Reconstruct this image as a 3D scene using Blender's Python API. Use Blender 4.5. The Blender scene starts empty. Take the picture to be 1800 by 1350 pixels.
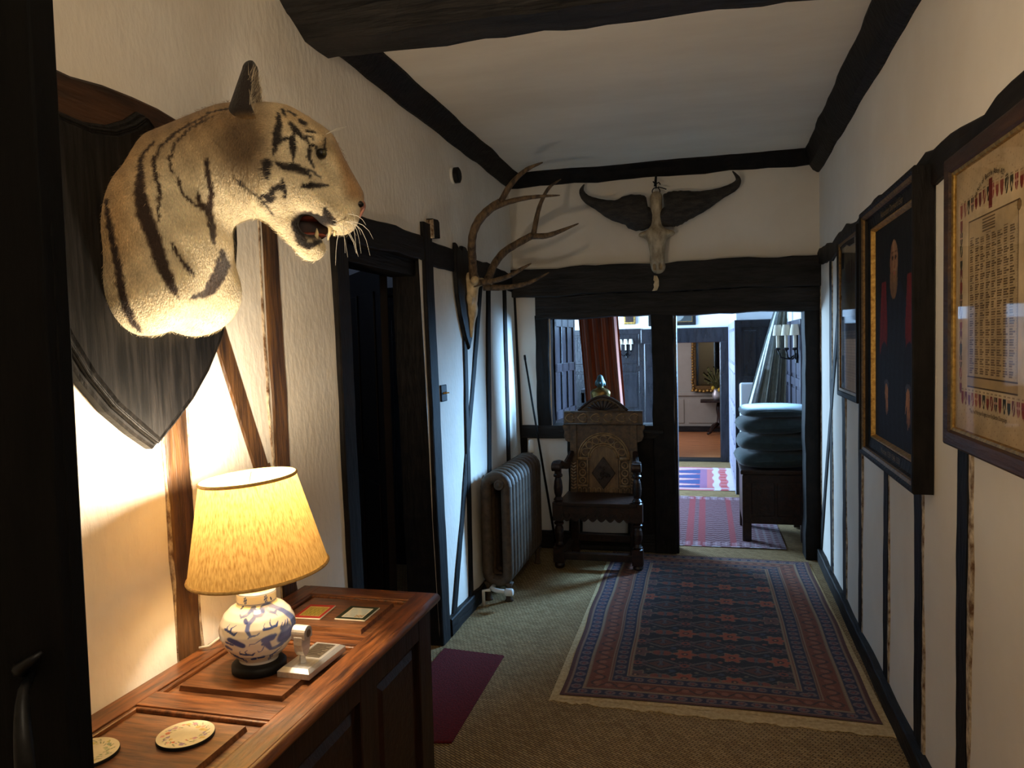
import bpy, bmesh, math, random
import numpy as np
from mathutils import Vector, Matrix
random.seed(7); np.random.seed(7)
SC = bpy.context.scene
COL = SC.collection
PI = math.pi

# ------------------------------------------------------------------ camera
YAW, PITCH, ROLL, EYE, FPX = 0.2538064, -0.0500740, -0.0247, 1.5, 1320.0
cd = bpy.data.cameras.new('camera'); cam = bpy.data.objects.new('camera', cd); COL.objects.link(cam)
fw = Vector((-math.sin(YAW)*math.cos(PITCH), math.cos(YAW)*math.cos(PITCH), math.sin(PITCH)))
r0 = Vector((math.cos(YAW), math.sin(YAW), 0)); u0 = r0.cross(fw)
rt = r0*math.cos(ROLL)+u0*math.sin(ROLL); up = -r0*math.sin(ROLL)+u0*math.cos(ROLL)
cam.matrix_world = Matrix(((rt.x, up.x, -fw.x, 0), (rt.y, up.y, -fw.y, 0), (rt.z, up.z, -fw.z, EYE), (0, 0, 0, 1)))
cd.sensor_fit = 'HORIZONTAL'; cd.sensor_width = 36.0; cd.lens = FPX/1800.0*36.0; cd.clip_start = 0.02
SC.camera = cam

# ------------------------------------------------------------------ world, daylight, exposure
W = bpy.data.worlds.new('world'); SC.world = W; W.use_nodes = True
W.node_tree.nodes['Background'].inputs[0].default_value = (0.55, 0.72, 1.0, 1)
W.node_tree.nodes['Background'].inputs[1].default_value = 0.6
SC.view_settings.view_transform = 'Standard'; SC.view_settings.look = 'None'
SC.view_settings.gamma = 1.0; SC.view_settings.use_curve_mapping = False
SC.view_settings.exposure = 0.0

def area(name, loc, target, sx, sy, watts, color):
    l = bpy.data.lights.new(name, 'AREA'); l.shape = 'RECTANGLE'; l.size = sx; l.size_y = sy
    l.energy = watts; l.color = color
    o = bpy.data.objects.new(name, l); COL.objects.link(o); o.location = loc
    o.rotation_euler = (Vector(target)-Vector(loc)).to_track_quat('-Z', 'Y').to_euler()
    return o
DAY = (0.42, 0.68, 1.0)
area('daylight_hall_left_window', (-2.34, 7.9, 1.45), (0.5, 7.9, 0.9), 1.5, 1.2, 300, DAY)
wr_ = area('daylight_hall_right_window', (0.735, 6.26, 1.55), (-1.33, 4.98, 0.62), 0.36, 0.8, 56, (0.28, 0.58, 1.0)); wr_.data.spread = math.radians(62)
area('daylight_parlour_window', (-1.40, 11.5, 1.5), (0.3, 11.6, 0.6), 1.0, 1.2, 24, (0.95, 0.86, 1.0))
area('study_wall_fill', (-3.5, 3.6, 2.0), (-2.6, 5.4, 2.1), 0.5, 0.6, 1.2, (0.6, 0.72, 1.0))  # dim light added to lift the study's far wall; no window there
LAMP_W = 28.0
LAMP_COL = (1.0, 0.84, 0.62)
pl_ = bpy.data.lights.new('warm_fill_behind_viewer', 'POINT'); pl_.energy = 19; pl_.color = (1.0, .86, .66); pl_.shadow_soft_size = .14  # added warm fill to brighten the right wall; no lamp hangs here
plo = bpy.data.objects.new('warm_fill_behind_viewer', pl_); COL.objects.link(plo); plo.location = (.15, .10, 2.50)

# ------------------------------------------------------------------ helpers
def lin(c):
    return tuple(((x/255.0)/12.92 if x/255.0 <= .04045 else (((x/255.0)+.055)/1.055)**2.4) for x in c)
def lina(a):
    a = np.clip(np.asarray(a, float), 0, 255)/255.0
    return np.where(a <= .04045, a/12.92, ((a+.055)/1.055)**2.4)

def tag(o, label=None, cat=None, group=None, kind=None):
    if label: o['label'] = label
    if cat: o['category'] = cat
    if group: o['group'] = group
    if kind: o['kind'] = kind
    return o
def root(name, label, cat, loc=(0, 0, 0), rot=(0, 0, 0), group=None):
    o = bpy.data.objects.new(name, None); COL.objects.link(o); o.empty_display_size = .1
    o.location = loc; o.rotation_euler = rot
    return tag(o, label, cat, group)

class MB:
    def __init__(s): s.v = []; s.f = []; s.c = []
    def add(s, v, f, c=None):
        n = len(s.v); s.v += [tuple(map(float, p)) for p in v]; s.f += [tuple(i+n for i in q) for q in f]
        if c is not None: s.c += [tuple(q) for q in c]
        return s
    def box(s, lo, hi):
        x0, y0, z0 = lo; x1, y1, z1 = hi
        return s.add([(x0,y0,z0),(x1,y0,z0),(x1,y1,z0),(x0,y1,z0),(x0,y0,z1),(x1,y0,z1),(x1,y1,z1),(x0,y1,z1)],
                     [(0,3,2,1),(4,5,6,7),(0,1,5,4),(1,2,6,5),(2,3,7,6),(3,0,4,7)])
    def taper(s, lo, hi, t):     # box whose top face is inset by t (x,y)
        x0, y0, z0 = lo; x1, y1, z1 = hi; a, b = t
        return s.add([(x0,y0,z0),(x1,y0,z0),(x1,y1,z0),(x0,y1,z0),(x0+a,y0+b,z1),(x1-a,y0+b,z1),(x1-a,y1-b,z1),(x0+a,y1-b,z1)],
                     [(0,3,2,1),(4,5,6,7),(0,1,5,4),(1,2,6,5),(2,3,7,6),(3,0,4,7)])
    def prism(s, poly, fn, d0, d1):   # poly [(a,b)], fn(a,b,d)->xyz
        n = len(poly); v = [fn(a, b, d0) for a, b in poly]+[fn(a, b, d1) for a, b in poly]
        f = [tuple(range(n))[::-1], tuple(range(n, 2*n))]+[(i, (i+1) % n, n+(i+1) % n, n+i) for i in range(n)]
        return s.add(v, f)
    def loft(s, rings, closed=True, cap=True):
        n = len(rings[0]); v = [p for r in rings for p in r]; f = []
        for k in range(len(rings)-1):
            for i in range(n if closed else n-1):
                j = (i+1) % n; f.append((k*n+i, k*n+j, (k+1)*n+j, (k+1)*n+i))
        if cap: f += [tuple(range(n))[::-1], tuple(range((len(rings)-1)*n, len(rings)*n))]
        return s.add(v, f)
    def tube(s, pts, rad, n=8, flat=1.0, flatdir=None, cap=True, loop=False):
        P = [Vector(p) for p in pts]; m = len(P)
        R = rad if hasattr(rad, '__len__') else [rad]*m
        rings = []; ref = None
        for i in range(m):
            if loop: t = P[(i+1) % m]-P[i-1]
            else: t = P[min(i+1, m-1)]-P[max(i-1, 0)]
            t.normalize()
            if flatdir is not None:
                b = Vector(flatdir); b = (b-t*b.dot(t)).normalized()
            else:
                if ref is None:
                    ref = Vector((0, 0, 1)) if abs(t.z) < .9 else Vector((1, 0, 0))
                b = (ref-t*ref.dot(t)).normalized(); ref = b
            a = t.cross(b)
            rings.append([P[i]+a*R[i]*math.cos(2*PI*k/n)+b*R[i]*flat*math.sin(2*PI*k/n) for k in range(n)])
        if loop: rings.append(rings[0]); return s.loft(rings, cap=False)
        return s.loft(rings, cap=cap)
    def lathe(s, prof, n=24, c=(0, 0, 0), cap=True):
        rings = [[(c[0]+r*math.cos(2*PI*k/n), c[1]+r*math.sin(2*PI*k/n), c[2]+z) for k in range(n)] for r, z in prof]
        return s.loft(rings, cap=cap)
    def build(s, name, mat, parent=None, smooth=False, bevel=0, seg=2, kind=None, label=None, fix=True):
        me = bpy.data.meshes.new(name); me.from_pydata(s.v, [], s.f); me.update()
        if fix:
            bm = bmesh.new(); bm.from_mesh(me); bmesh.ops.recalc_face_normals(bm, faces=bm.faces); bm.to_mesh(me); bm.free()
        if s.c:
            a = me.color_attributes.new('Col', 'FLOAT_COLOR', 'POINT')
            arr = np.ones((len(s.v), 4), np.float32); arr[:, :3] = np.array(s.c)[:, :3]; a.data.foreach_set('color', arr.ravel())
        o = bpy.data.objects.new(name, me); COL.objects.link(o)
        if mat: me.materials.append(mat)
        if smooth: me.polygons.foreach_set('use_smooth', [True]*len(me.polygons))
        if bevel:
            b = o.modifiers.new('bevel', 'BEVEL'); b.width = bevel; b.segments = seg; b.limit_method = 'ANGLE'; b.angle_limit = .6
        if parent: o.parent = parent
        if kind: o['kind'] = kind
        if label: o['label'] = label
        return o

def np_mesh(name, V, F, mat, parent=None, smooth=True, colors=None, kind=None):
    me = bpy.data.meshes.new(name); V = np.asarray(V, np.float32); F = np.asarray(F, np.int32)
    k = F.shape[1]
    me.vertices.add(len(V)); me.vertices.foreach_set('co', V.ravel())
    me.loops.add(F.size); me.loops.foreach_set('vertex_index', F.ravel())
    me.polygons.add(len(F)); me.polygons.foreach_set('loop_start', np.arange(0, F.size, k, dtype=np.int32))
    try: me.polygons.foreach_set('loop_total', np.full(len(F), k, np.int32))
    except Exception: pass
    me.update(calc_edges=True); me.validate()
    if smooth: me.polygons.foreach_set('use_smooth', [True]*len(me.polygons))
    if colors is not None:
        a = me.color_attributes.new('Col', 'FLOAT_COLOR', 'POINT')
        arr = np.ones((len(V), 4), np.float32); arr[:, :3] = colors; a.data.foreach_set('color', arr.ravel())
    me.materials.append(mat)
    o = bpy.data.objects.new(name, me); COL.objects.link(o)
    if parent: o.parent = parent
    if kind: o['kind'] = kind
    return o

def painted(name, fn_pos, nu, nv, fn_col, mat, parent=None, smooth=True):
    """grid over (u,v) in [0,1]^2, fn_pos(U,V)->(N,3), fn_col(U,V)->(N,3) sRGB 0..255"""
    u, v = np.meshgrid(np.linspace(0, 1, nu), np.linspace(0, 1, nv), indexing='ij')
    U, V = u.ravel(), v.ravel()
    P = fn_pos(U, V); C = lina(fn_col(U, V))
    i, j = np.meshgrid(np.arange(nu-1), np.arange(nv-1), indexing='ij'); a = (i*nv+j).ravel()
    F = np.stack([a, a+nv, a+nv+1, a+1], 1)
    return np_mesh(name, P, F, mat, parent, smooth, C)

def strokes(X, Y, lines):
    """coverage 0..1 of points by polylines [(x,y,halfwidth),...]"""
    m = np.zeros(len(X))
    for L in lines:
        for (x0, y0, w0), (x1, y1, w1) in zip(L[:-1], L[1:]):
            dx, dy = x1-x0, y1-y0; q = dx*dx+dy*dy+1e-12
            h = np.clip(((X-x0)*dx+(Y-y0)*dy)/q, 0, 1)
            d = np.hypot(X-x0-h*dx, Y-y0-h*dy); w = w0+(w1-w0)*h
            m = np.maximum(m, np.clip((w-d)/(w*.35+1e-6)+.3, 0, 1))
    return m
def mixc(C, col, m):
    return C*(1-m[:, None])+np.array(col, float)[None]*m[:, None]

# signed-distance modelling -------------------------------------------------
def S_ell(P, c, r, R=None):
    q = P-np.array(c)
    if R is not None: q = q@R
    r = np.array(r); k0 = np.linalg.norm(q/r, axis=-1); k1 = np.linalg.norm(q/(r*r), axis=-1)
    return k0*(k0-1)/(k1+1e-9)
def S_cone(P, a, b, ra, rb, sq=None):
    a = np.array(a, float); b = np.array(b, float); pa = P-a; ba = b-a
    if sq is not None: pa = pa*np.array(sq); ba = ba*np.array(sq)
    h = np.clip((pa@ba)/(ba@ba), 0, 1)
    return np.linalg.norm(pa-h[..., None]*ba, axis=-1)-(ra+(rb-ra)*h)
def smin(a, b, k):
    h = np.clip(.5+.5*(b-a)/k, 0, 1); return b*(1-h)+a*h-k*h*(1-h)
def smax(a, b, k): return -smin(-a, -b, k)
def surfnet(sdf, lo, hi, h):
    ax = [np.arange(lo[i], hi[i]+h, h) for i in range(3)]
    G = np.stack(np.meshgrid(*ax, indexing='ij'), -1); f = sdf(G); s = f < 0
    nx, ny, nz = f.shape
    cnt = np.zeros((nx-1, ny-1, nz-1)); acc = np.zeros((nx-1, ny-1, nz-1, 3))
    off = [(0,0,0),(1,0,0),(0,1,0),(1,1,0),(0,0,1),(1,0,1),(0,1,1),(1,1,1)]
    def sub(A, o): return A[o[0]:o[0]+nx-1, o[1]:o[1]+ny-1, o[2]:o[2]+nz-1]
    for i in range(8):
        for j in range(i+1, 8):
            if sum(abs(off[i][k]-off[j][k]) for k in range(3)) != 1: continue
            fa, fb = sub(f, off[i]), sub(f, off[j]); m = (fa < 0) != (fb < 0)
            t = np.where(m, fa/np.where(m, fa-fb, 1), 0)[..., None]
            pa, pb = sub(G, off[i]), sub(G, off[j])
            acc += np.where(m[..., None], pa+t*(pb-pa), 0); cnt += m
    M = cnt > 0; idx = -np.ones(M.shape, int); idx[M] = np.arange(M.sum())
    V = acc[M]/cnt[M][:, None]; F = []
    for a in range(3):
        b, c = (a+1) % 3, (a+2) % 3
        sl0 = [slice(1, -1)]*3; sl1 = [slice(1, -1)]*3
        sl0[a] = slice(0, -1); sl1[a] = slice(1, None)
        s0, s1 = s[tuple(sl0)], s[tuple(sl1)]
        e = np.argwhere(s0 != s1); o = np.array([1, 1, 1]); o[a] = 0; e = e+o
        fl = s[tuple(e.T)]
        eb = np.zeros(3, int); eb[b] = 1; ec = np.zeros(3, int); ec[c] = 1
        q = np.stack([idx[tuple((e-eb-ec).T)], idx[tuple((e-ec).T)], idx[tuple(e.T)], idx[tuple((e-eb).T)]], 1)
        q = np.where(fl[:, None], q, q[:, ::-1]); F.append(q)
    return V, np.concatenate(F)

# text as flat mesh ---------------------------------------------------------
def text_pts(s, size):
    cu = bpy.data.curves.new('t', 'FONT'); cu.body = s; cu.size = size; cu.resolution_u = 2; cu.align_x = 'CENTER'
    o = bpy.data.objects.new('t', cu); COL.objects.link(o); dg = bpy.context.evaluated_depsgraph_get()
    me = bpy.data.meshes.new_from_object(o.evaluated_get(dg))
    v = [tuple(p.co) for p in me.vertices]; f = [tuple(p.vertices) for p in me.polygons]
    bpy.data.objects.remove(o); bpy.data.curves.remove(cu); bpy.data.meshes.remove(me)
    return v, f

# ------------------------------------------------------------------ materials
def nd(nt, t, **k):
    n = nt.nodes.new(t)
    for a, b in k.items(): setattr(n, a, b)
    return n
def base_mat(name):
    m = bpy.data.materials.new(name); m.use_nodes = True; nt = m.node_tree
    return m, nt, nt.nodes['Principled BSDF']
def pm(name, c1, c2=None, scale=(6, 6, 6), detail=5, rough=.6, metal=0, spec=.4, bump=0, bscale=None, coat=0,
       vcol=False, rough2=None, sheen=0, ramp=(.35, .65), c3=None):
    m, nt, b = base_mat(name); L = nt.links
    b.inputs['Roughness'].default_value = rough; b.inputs['Metallic'].default_value = metal
    b.inputs['Specular IOR Level'].default_value = spec
    b.inputs['Coat Weight'].default_value = coat; b.inputs['Sheen Weight'].default_value = sheen
    tc = nd(nt, 'ShaderNodeTexCoord'); mp = nd(nt, 'ShaderNodeMapping'); L.new(tc.outputs['Object'], mp.inputs[0])
    mp.inputs['Scale'].default_value = scale
    no = nd(nt, 'ShaderNodeTexNoise'); no.inputs['Scale'].default_value = 1.0; no.inputs['Detail'].default_value = detail
    no.inputs['Roughness'].default_value = .62; L.new(mp.outputs[0], no.inputs[0])
    if vcol:
        at = nd(nt, 'ShaderNodeVertexColor', layer_name='Col')
        mx = nd(nt, 'ShaderNodeMix', data_type='RGBA', blend_type='MULTIPLY'); mx.inputs[0].default_value = .55
        rp = nd(nt, 'ShaderNodeValToRGB'); rp.color_ramp.elements[0].position = .3; rp.color_ramp.elements[1].position = .62
        rp.color_ramp.elements[0].color = (.45, .45, .45, 1); L.new(no.outputs[0], rp.inputs[0])
        L.new(at.outputs[0], mx.inputs[6]); L.new(rp.outputs[0], mx.inputs[7]); L.new(mx.outputs[2], b.inputs['Base Color'])
    elif c2 is None:
        b.inputs['Base Color'].default_value = (*lin(c1), 1)
    else:
        rp = nd(nt, 'ShaderNodeValToRGB'); e = rp.color_ramp.elements
        e[0].position, e[1].position = ramp; e[0].color = (*lin(c1), 1); e[1].color = (*lin(c2), 1)
        if c3: q = rp.color_ramp.elements.new(sum(ramp)/2); q.color = (*lin(c3), 1)
        L.new(no.outputs[0], rp.inputs[0]); L.new(rp.outputs[0], b.inputs['Base Color'])
    if rough2 is not None:
        mr = nd(nt, 'ShaderNodeMapRange'); mr.inputs[3].default_value = rough; mr.inputs[4].default_value = rough2
        L.new(no.outputs[0], mr.inputs[0]); L.new(mr.outputs[0], b.inputs['Roughness'])
    if bump:
        src = no
        if bscale:
            mp2 = nd(nt, 'ShaderNodeMapping'); mp2.inputs['Scale'].default_value = bscale; L.new(tc.outputs['Object'], mp2.inputs[0])
            src = nd(nt, 'ShaderNodeTexNoise'); src.inputs['Scale'].default_value = 1; src.inputs['Detail'].default_value = 4
            L.new(mp2.outputs[0], src.inputs[0])
        bp = nd(nt, 'ShaderNodeBump'); bp.inputs['Strength'].default_value = bump; bp.inputs['Distance'].default_value = .01
        L.new(src.outputs[0], bp.inputs['Height']); L.new(bp.outputs[0], b.inputs['Normal'])
    return m

M = {}
M['plaster'] = pm('plaster', (226, 216, 200), (243, 236, 224), (1.5, 1.5, 1.5), rough=.75, bump=.34, bscale=(46, 46, 22))
M['plaster_smooth'] = pm('plaster_smooth', (228, 219, 205), (240, 233, 221), (1.2, 1.2, 1.2), rough=.8, bump=.12, bscale=(14, 14, 9))
M['ceiling'] = pm('ceiling_paint', (226, 217, 203), (240, 233, 220), (.8, 2.2, 1), rough=.8, bump=.35, bscale=(2.0, 7, 2))
M['black_oak'] = pm('blackened_oak', (12, 10, 9), (28, 23, 20), (14, 14, 14), rough=.6, spec=.2, bump=.5, bscale=(40, 40, 8))
M['black_oak_y'] = pm('blackened_oak_lengthwise', (14, 11, 10), (32, 26, 22), (16, 3, 16), rough=.6, spec=.2, bump=.6, bscale=(45, 5, 45))
M['black_oak_x'] = pm('blackened_oak_crosswise', (16, 14, 13), (42, 38, 35), (3, 14, 18), rough=.6, spec=.25, bump=.8, bscale=(6, 40, 40))
M['brown_oak'] = pm('brown_oak', (46, 30, 17), (110, 76, 44), (22, 22, 3), rough=.5, bump=.6, bscale=(60, 60, 7))
M['brown_oak_y'] = pm('brown_oak_lengthwise', (38, 24, 16), (72, 46, 28), (22, 3, 22), rough=.5, bump=.6, bscale=(60, 6, 60))
M['worn_edge'] = pm('worn_plaster_edge', (96, 66, 42), (214, 196, 168), (40, 40, 26), rough=.9, bump=1.0)
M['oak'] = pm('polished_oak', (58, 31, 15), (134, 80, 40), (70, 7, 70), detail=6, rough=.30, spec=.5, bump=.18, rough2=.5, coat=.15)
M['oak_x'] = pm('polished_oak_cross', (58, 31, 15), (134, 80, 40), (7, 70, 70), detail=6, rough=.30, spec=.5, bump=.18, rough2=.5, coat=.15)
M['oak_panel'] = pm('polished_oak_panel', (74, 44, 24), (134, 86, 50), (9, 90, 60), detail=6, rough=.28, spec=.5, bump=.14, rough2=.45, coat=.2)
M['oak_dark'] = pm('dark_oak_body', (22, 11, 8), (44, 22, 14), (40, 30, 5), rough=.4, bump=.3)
M['study_door'] = pm('study_door_oak', (12, 6, 5), (24, 12, 9), (30, 30, 5), rough=.5, spec=.2)
M['ebony'] = pm('ebonised_wood', (10, 9, 9), (38, 35, 34), (70, 70, 5), rough=.48, spec=.22, bump=.25, rough2=.62, ramp=(.42, .75))
M['carved_hi'] = pm('carved_oak_worn_ridges', (112, 84, 54), (176, 140, 94), (30, 30, 30), rough=.4, bump=.2)
M['carved_mid'] = pm('carved_oak_plain_board', (92, 68, 44), (134, 104, 70), (30, 30, 8), rough=.4)
M['carved'] = pm('carved_oak', (58, 42, 28), (104, 78, 52), (30, 30, 30), rough=.42, bump=.4)
M['carved_dark'] = pm('carved_oak_dark', (22, 14, 11), (52, 30, 20), (30, 30, 30), rough=.35, bump=.4)
M['iron'] = pm('radiator_iron', (72, 58, 46), (92, 76, 60), (30, 30, 30), rough=.62, spec=.25, metal=0, bump=.15)
M['black_iron'] = pm('black_iron', (14, 14, 15), (26, 26, 28), (60, 60, 60), rough=.42, metal=.5)
M['steel'] = pm('brushed_aluminium', (196, 196, 196), (222, 222, 221), (90, 9, 90), rough=.45, metal=.75, bump=.05)
M['steel_dark'] = pm('engraved_plate', (150, 142, 128), (120, 112, 98), (40, 200, 40), rough=.45, metal=.9)
M['gilt'] = pm('gilt', (140, 104, 50), (196, 158, 86), (60, 60, 60), rough=.42, metal=.8, bump=.3)
M['gilt_dull'] = pm('dull_gilt', (88, 64, 34), (132, 102, 58), (60, 60, 60), rough=.5, metal=.5, bump=.2)
M['bronze'] = pm('bronze', (84, 68, 38), (150, 124, 74), (30, 30, 30), rough=.35, metal=.9)
M['verdigris'] = pm('verdigris', (52, 70, 72), (96, 116, 112), (60, 60, 60), rough=.5, metal=.5)
M['white_plastic'] = pm('white_plastic', (225, 222, 214), rough=.4)
M['cream_plastic'] = pm('cream_plastic', (214, 206, 188), rough=.45)
M['dark_plastic'] = pm('dark_plastic', (15, 15, 15), rough=.55, spec=.25)
M['brass'] = pm('brass', (196, 158, 84), rough=.3, metal=1)
M['bone'] = pm('bone', (176, 150, 108), (222, 202, 164), (28, 28, 14), rough=.6, bump=.5)
M['bone_grey'] = pm('weathered_bone', (140, 122, 96), (196, 178, 148), (24, 24, 12), rough=.7, bump=.5)
M['antler'] = pm('antler', (52, 40, 29), (122, 98, 70), (46, 46, 16), rough=.55, bump=1.0)
M['horn'] = pm('buffalo_horn', (26, 23, 21), (62, 54, 47), (14, 40, 40), rough=.62, bump=1.0)
M['fur'] = pm('tiger_fur', (0, 0, 0), vcol=True, scale=(260, 260, 120), rough=.8, bump=.5, bscale=(300, 300, 130), sheen=.15)
M['hair'] = pm('fur_strands', (0, 0, 0), vcol=True, scale=(80, 80, 80), rough=.7)
M['rug'] = pm('wool_rug', (0, 0, 0), vcol=True, scale=(160, 160, 160), rough=.95, bump=.5, sheen=.1)
M['paint'] = pm('painted_surface', (0, 0, 0), vcol=True, scale=(24, 24, 24), rough=.5, bump=.05)
M['print'] = pm('printed_paper', (0, 0, 0), vcol=True, scale=(9, 9, 9), rough=.55, spec=.3)
M['canvas'] = pm('painted_canvas', (0, 0, 0), vcol=True, scale=(60, 60, 60), rough=.7, spec=.15, bump=.1)
M['porcelain'] = pm('glazed_porcelain', (0, 0, 0), vcol=True, scale=(2, 2, 2), rough=.12, spec=.5, coat=.3)
M['white_cloth'] = pm('white_cloth', (196, 204, 204), (222, 228, 228), (12, 12, 12), rough=.9, bump=.2)
M['grey_cloth'] = pm('olive_grey_cloth', (104, 104, 92), (132, 132, 118), (14, 14, 14), rough=.95, bump=.2)
M['velvet'] = pm('rust_velvet', (112, 46, 16), (150, 68, 28), (18, 18, 3), rough=.9, sheen=.3)
M['cushion'] = pm('green_cushion', (36, 48, 48), (50, 64, 64), (16, 16, 16), rough=.85, bump=.25, sheen=.2)
M['red_mat'] = pm('red_mat', (74, 6, 9), (108, 12, 15), (120, 120, 120), rough=.95, bump=.6)
M['underlay'] = pm('underlay', (178, 150, 104), (206, 180, 134), (60, 60, 60), rough=.95, bump=.5)
M['panel_far'] = pm('dark_panelling', (20, 20, 24), (36, 35, 40), (20, 20, 4), rough=.24, bump=.3)
M['panel_sheen'] = pm('lilac_sheen_panelling', (150, 148, 164), (168, 166, 182), (20, 20, 4), rough=.5)  # window sheen on dark panelling, put into a pale lilac base colour
M['panel_half_sheen'] = pm('slate_sheen_panelling', (62, 60, 70), (84, 82, 94), (20, 20, 4), rough=.4)  # dark panelling lightened to slate, its grazing sheen painted into the colour
M['wood_floor'] = pm('orange_wood_floor', (150, 92, 52), (196, 132, 82), (3, 26, 3), rough=.4, bump=.1)
M['white_wall'] = pm('white_wall', (214, 218, 222), (226, 229, 232), (2, 2, 2), rough=.8)
M['green_wall'] = pm('cream_panelled_wall', (150, 146, 132), (164, 160, 146), (2, 2, 2), rough=.7)
M['cream_white'] = pm('candle_card', (214, 204, 182), rough=.7)
M['whisker'] = pm('whisker', (232, 226, 210), rough=.4)
M['tooth'] = pm('tooth', (226, 206, 158), rough=.25)
M['tongue'] = pm('mouth_lining', (120, 52, 38), (150, 74, 54), (60, 60, 60), rough=.35)
M['mouth_dark'] = pm('mouth_interior', (34, 17, 14), (58, 30, 23), (60, 60, 60), rough=.6)
M['trim'] = pm('shade_braid', (176, 138, 76), (206, 168, 100), (90, 90, 90), rough=.7)
M['iris'] = pm('glass_eye', (70, 66, 42), rough=.15)
M['nose'] = pm('nose_leather', (186, 132, 112), (140, 94, 80), (60, 60, 60), rough=.4)
M['black_skin'] = pm('black_skin', (14, 11, 10), rough=.35)
M['leaf'] = pm('dried_leaf', (58, 64, 34), (104, 100, 52), (30, 30, 30), rough=.8)
M['lemon'] = pm('lemon', (196, 168, 52), rough=.5)
M['ink'] = pm('brown_ink', (48, 34, 22), rough=.8)
M['gold_ink'] = pm('gold_lettering', (128, 104, 62), rough=.6)
M['rope'] = pm('pale_cord', (222, 216, 200), rough=.6)

def seagrass():
    m, nt, b = base_mat('seagrass_carpet'); L = nt.links
    b.inputs['Roughness'].default_value = .85; b.inputs['Specular IOR Level'].default_value = .25
    tc = nd(nt, 'ShaderNodeTexCoord'); mp = nd(nt, 'ShaderNodeMapping'); mp.inputs['Rotation'].default_value = (0, 0, .55)
    L.new(tc.outputs['Object'], mp.inputs[0])
    br = nd(nt, 'ShaderNodeTexBrick'); br.inputs['Scale'].default_value = 1
    br.inputs['Brick Width'].default_value = .030; br.inputs['Row Height'].default_value = .011
    br.inputs['Mortar Size'].default_value = .0022; br.inputs['Mortar Smooth'].default_value = .9
    br.inputs['Color1'].default_value = (*lin((190, 160, 112)), 1); br.inputs['Color2'].default_value = (*lin((160, 130, 86)), 1)
    br.inputs['Mortar'].default_value = (*lin((70, 52, 30)), 1)
    L.new(mp.outputs[0], br.inputs[0])
    no = nd(nt, 'ShaderNodeTexNoise'); no.inputs['Scale'].default_value = 2.2; no.inputs['Detail'].default_value = 6; L.new(tc.outputs['Object'], no.inputs[0])
    mx = nd(nt, 'ShaderNodeMix', data_type='RGBA', blend_type='MULTIPLY'); mx.inputs[0].default_value = .5
    rp = nd(nt, 'ShaderNodeValToRGB'); rp.color_ramp.elements[0].position = .3; rp.color_ramp.elements[1].position = .7
    rp.color_ramp.elements[0].color = (.6, .58, .52, 1); L.new(no.outputs[0], rp.inputs[0])
    L.new(br.outputs[0], mx.inputs[6]); L.new(rp.outputs[0], mx.inputs[7]); L.new(mx.outputs[2], b.inputs['Base Color'])
    bp = nd(nt, 'ShaderNodeBump'); bp.inputs['Strength'].default_value = .9; bp.inputs['Distance'].default_value = .006; bp.invert = True
    L.new(br.outputs['Fac'], bp.inputs['Height']); L.new(bp.outputs[0], b.inputs['Normal'])
    return m
M['seagrass'] = seagrass()
def shade_mat():
    m, nt, b = base_mat('silk_lampshade'); L = nt.links
    tc = nd(nt, 'ShaderNodeTexCoord'); mp = nd(nt, 'ShaderNodeMapping'); mp.inputs['Scale'].default_value = (260, 260, 12)
    L.new(tc.outputs['Object'], mp.inputs[0])
    no = nd(nt, 'ShaderNodeTexNoise'); no.inputs['Scale'].default_value = 1; no.inputs['Detail'].default_value = 3; L.new(mp.outputs[0], no.inputs[0])
    rp = nd(nt, 'ShaderNodeValToRGB'); e = rp.color_ramp.elements; e[0].position = .28; e[1].position = .62
    e[0].color = (*lin((176, 142, 84)), 1); e[1].color = (*lin((226, 196, 132)), 1); L.new(no.outputs[0], rp.inputs[0])
    tr = nd(nt, 'ShaderNodeBsdfTranslucent'); df = nd(nt, 'ShaderNodeBsdfDiffuse'); mx = nd(nt, 'ShaderNodeMixShader'); mx.inputs[0].default_value = .62
    dk = nd(nt, 'ShaderNodeMix', data_type='RGBA', blend_type='MULTIPLY'); dk.inputs[0].default_value = 1; dk.inputs[7].default_value = (.34, .295, .22, 1); L.new(rp.outputs[0], dk.inputs[6]); L.new(dk.outputs[2], tr.inputs[0]); L.new(rp.outputs[0], df.inputs[0]); L.new(tr.outputs[0], mx.inputs[1]); L.new(df.outputs[0], mx.inputs[2])
    L.new(mx.outputs[0], nt.nodes['Material Output'].inputs[0])
    return m
M['shade'] = shade_mat()
def glass_mat():
    m, nt, b = base_mat('picture_glass'); L = nt.links
    gl = nd(nt, 'ShaderNodeBsdfGlossy'); gl.inputs['Roughness'].default_value = .03; tp = nd(nt, 'ShaderNodeBsdfTransparent')
    fr = nd(nt, 'ShaderNodeFresnel'); fr.inputs[0].default_value = 1.22; mx = nd(nt, 'ShaderNodeMixShader')
    L.new(fr.outputs[0], mx.inputs[0]); L.new(tp.outputs[0], mx.inputs[1]); L.new(gl.outputs[0], mx.inputs[2])
    L.new(mx.outputs[0], nt.nodes['Material Output'].inputs[0])
    return m
M['glass'] = glass_mat()
M['door_black'] = pm('black_painted_planks', (4, 4, 4), (9, 8, 8), (20, 20, 3), rough=.7, spec=.1, bump=.4)
M['mirror'] = pm('mirror_glass', (120, 124, 124), rough=.04, metal=1)
M['clear_glass'] = M['glass']
def bulb_mat():
    m, nt, b = base_mat('lit_bulb'); b.inputs['Emission Color'].default_value = (1, .82, .55, 1); b.inputs['Emission Strength'].default_value = 40
    return m
M['bulb'] = bulb_mat()

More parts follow.
